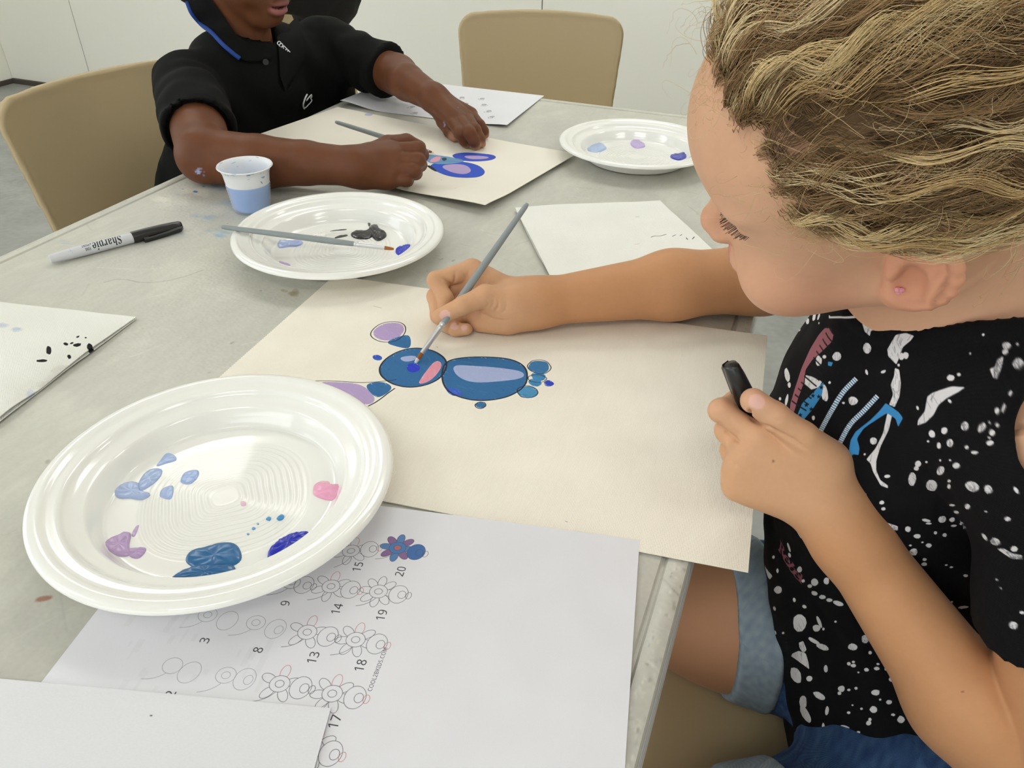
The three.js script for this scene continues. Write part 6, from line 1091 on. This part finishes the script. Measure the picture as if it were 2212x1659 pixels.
    const inR = armR(x, y, z) - 0.005, inL = armL(x, y, z) - 0.004;
    d = smin(d, smax(smax(slR(x, y, z) + fR, tR - LR * 0.70, 0.003), tR > LR * 0.66 ? -inR : -1, 0.002), 0.02);
    d = smin(d, smax(slL(x, y, z) + fL, tL - LL * 0.86, 0.003), 0.02);
    d = smax(d, -holeB(x, y, z), 0.004);
    const edge = Math.max(Math.abs(y - 0.716) - 0.0265, -0.766 - n); d = smax(d, -edge, 0.004);
    return smax(d, 0.456 - y, 0.01);
  };
  const knit = noiseTexture(128, (u, v) => 0.5 + 0.35 * Math.sin(u * 6.283 * 24) * Math.sin(v * 6.283 * 24)); knit.repeat.set(20, 20);
  const black = phys(col('#0d0e0d'), 0.92, { specularIntensity: 0.35 }), blue = std(col('#1c4290'), 0.85), white = std(col('#e9ebec'), 0.7);
  const bs = box([NN(-1.12, 0.88, 0.43), NN(-0.72, 1.28, 0.9), NN(-1.12, 1.28, 0.43), NN(-0.68, 0.74, 0.9), sR, sL, eR], 0.05);
  if (globalThis.LOGT) { let m = 9; for (let n = -0.76; n < -0.6; n += 0.004) for (let u = 0.6; u < 1.31; u += 0.004) for (const y of [0.7, 0.74]) { const p = NN(n, u, y), s = shirt(p.x, p.y, p.z); if (s < m) m = s; } console.log('boy shirt to table', m); }
  const gs = surface(shirt, bs.min, bs.max, 0.0048); mesh('polo_shirt', gs, black, boy);
  const march = (px, py) => { const d = rayOf(px, py).normalize(); let t = 0.8, best = 1e9, tb = t; for (let i = 0; i < 200; i++) { const p = camera.position.clone().addScaledVector(d, t), s = Math.min(shirt(p.x, p.y, p.z), neck(p.x, p.y, p.z)); if (s < best) { best = s; tb = t; } if (s < 0.0005) break; t += Math.max(s * 0.6, 0.0005); if (t > 1.7) break; } t = tb; return camera.position.clone().addScaledVector(d, t); };
  const out = (p, m) => p.clone().addScaledVector(camera.position.clone().sub(p).normalize(), m);
  // collar flaps: strips of cloth between an inner and an outer edge, a little proud of the shirt
  const flap = (inner, outer, m1, m2) => {
    const c1 = new THREE.CatmullRomCurve3(inner.map(([a, b]) => out(march(a, b), m1))), c2 = new THREE.CatmullRomCurve3(outer.map(([a, b]) => out(march(a, b), m2))), n = 24, w = 6, P = [], I = [];
    for (let s = 0; s < 2; s++) for (let i = 0; i <= n; i++) for (let j = 0; j <= w; j++) { const a = c1.getPoint(i / n), b = c2.getPoint(i / n), k = j / w, p = a.lerp(b, k); const q = out(p, 0.004 * Math.sin(k * 3.14) - s * 0.0022); P.push(q.x, q.y, q.z); }
    const id = (i, j, s) => s * (n + 1) * (w + 1) + i * (w + 1) + j;
    for (let s = 0; s < 2; s++) for (let i = 0; i < n; i++) for (let j = 0; j < w; j++) { const [a, b, cc, d] = [id(i, j, s), id(i + 1, j, s), id(i, j + 1, s), id(i + 1, j + 1, s)]; if (s) I.push(a, b, cc, b, d, cc); else I.push(a, cc, b, b, cc, d); }
    for (let i = 0; i < n; i++) for (const j of [0, w]) I.push(id(i, j, 0), id(i, j, 1), id(i + 1, j, 0), id(i + 1, j, 0), id(i, j, 1), id(i + 1, j, 1));
    for (let j = 0; j < w; j++) for (const i of [0, n]) I.push(id(i, j, 0), id(i, j, 1), id(i, j + 1, 0), id(i, j + 1, 0), id(i, j, 1), id(i, j + 1, 1));
    const g = new THREE.BufferGeometry(); g.setAttribute('position', new THREE.Float32BufferAttribute(P, 3)); g.setIndex(I); g.computeVertexNormals();
    return [g, c2];
  };
  const [f1, edge1] = flap([[448, -14], [463, 8], [487, 40], [511, 74], [535, 93], [567, 109], [588, 114]], [[404, 4], [414, 28], [432, 50], [457, 70], [490, 104], [528, 131], [585, 130]], 0.006, 0.006);
  const col1 = mesh('collar', f1, black, boy); col1.userData.label = 'black collar with blue edge';
  mesh('blue_trim', tube(edge1.getPoints(24).slice(0, 20).map((p) => out(p, -0.001)), 0.0034, 60, 8), blue, col1);
  const [f2] = flap([[598, 80], [601, 100], [603, 125], [605, 165]], [[642, 34], [655, 80], [657, 122], [616, 196]], 0.006, 0.006);
  const col2 = mesh('collar', f2, black, boy);
  const spot = (px, py, m) => out(march(px, py), m);
  // lettering on the collar's edge, crocodile outline on the chest
  'COSTE'.split('').forEach((ch, i) => { const k = (i + 0.5) / 5, a = spot(lerp(600, 624, k), lerp(90, 116, k), 0.012), g = new TextGeometry(ch, { font: boldFont, size: 0.0062 + 0.0016 * k, depth: 0.0006, curveSegments: 3 }); g.center(); const m = mesh('collar_letter', g, white, col2); m.position.copy(a); const dir = spot(630, 122, 0.012).sub(spot(602, 92, 0.012)).normalize(), look = camera.position.clone().sub(a).normalize(), zx = look.addScaledVector(dir, -look.dot(dir)).normalize(); m.quaternion.setFromRotationMatrix(new THREE.Matrix4().makeBasis(dir, zx.clone().cross(dir), zx)); });
  const cr = (list, r) => tube(list.map(([a, b]) => spot(560 + a / 8.29, 60 + b / 8.29, 0.0012)), r, 40, 6);
  const em = mesh('crocodile_emblem', mergeGeometries([cr([[858, 1192], [825, 1255], [797, 1335], [788, 1400], [806, 1448]], 0.0015), cr([[806, 1448], [850, 1412], [888, 1372], [925, 1332], [942, 1292], [920, 1266], [942, 1232], [936, 1200]], 0.0010), cr([[936, 1200], [905, 1228], [868, 1272], [843, 1305]], 0.0013)]), white, boy); em.userData.label = 'white crocodile outline';
  const btn = new THREE.CylinderGeometry(0.0045, 0.0045, 0.0018, 20); btn.rotateX(Math.PI / 2); const bm = mesh('button', btn, phys(col('#1d2022'), 0.25), boy); bm.position.copy(spot(574, 134, 0.008)); bm.lookAt(camera.position);
  // shorts
  const sh = blend(0.03, roundCone(NN(-1.0, 0.98, 0.53), NN(-0.72, 0.955, 0.53), 0.09, 0.075), roundCone(NN(-1.0, 1.14, 0.53), NN(-0.72, 1.23, 0.53), 0.09, 0.075)), bsh = box([NN(-1.0, 0.98, 0.53), NN(-0.72, 1.25, 0.53)], 0.16); mesh('shorts', surface((x, y, z) => Math.max(sh(x, y, z), x * NV.x + z * NV.z + 0.70, 0.456 - y), bsh.min, bsh.max, 0.009), std(col('#2a2c31'), 0.9), boy);
}
// ---- a black jacket hung over one more chair behind
{
  const t4 = 59 * Math.PI / 180, p4 = NN(-1.42, 1.92, 0);
  chair('beige plastic chair behind the child in the black polo, with a jacket over its back', p4, t4);
  const jk = blend(0.05, roundCone(at(420, -40, 1.62), at(560, -70, 1.80), 0.048, 0.08), roundCone(at(560, -70, 1.80), at(700, -22, 1.93), 0.08, 0.08), roundCone(at(700, -30, 1.93), at(690, 60, 1.98), 0.078, 0.06));
  const b = new THREE.Box3().setFromPoints([at(420, -40, 1.62), at(560, -70, 1.80), at(700, -22, 1.93), at(690, 60, 1.98)]).expandByScalar(0.12);
  tag(mesh('jacket', surface((x, y, z) => jk(x, y, z) + fbm(x * 14, y * 14, z * 14) * 0.012, b.min, b.max, 0.007), std(col('#101011'), 0.9)), 'black jacket bundled over a chair back behind the child in the black polo', 'jacket');
}

for (const l of []) scene.add(l);
scene.traverse((o) => { if (o.isMesh) o.castShadow = o.receiveShadow = true; });
renderer.render(scene, camera);
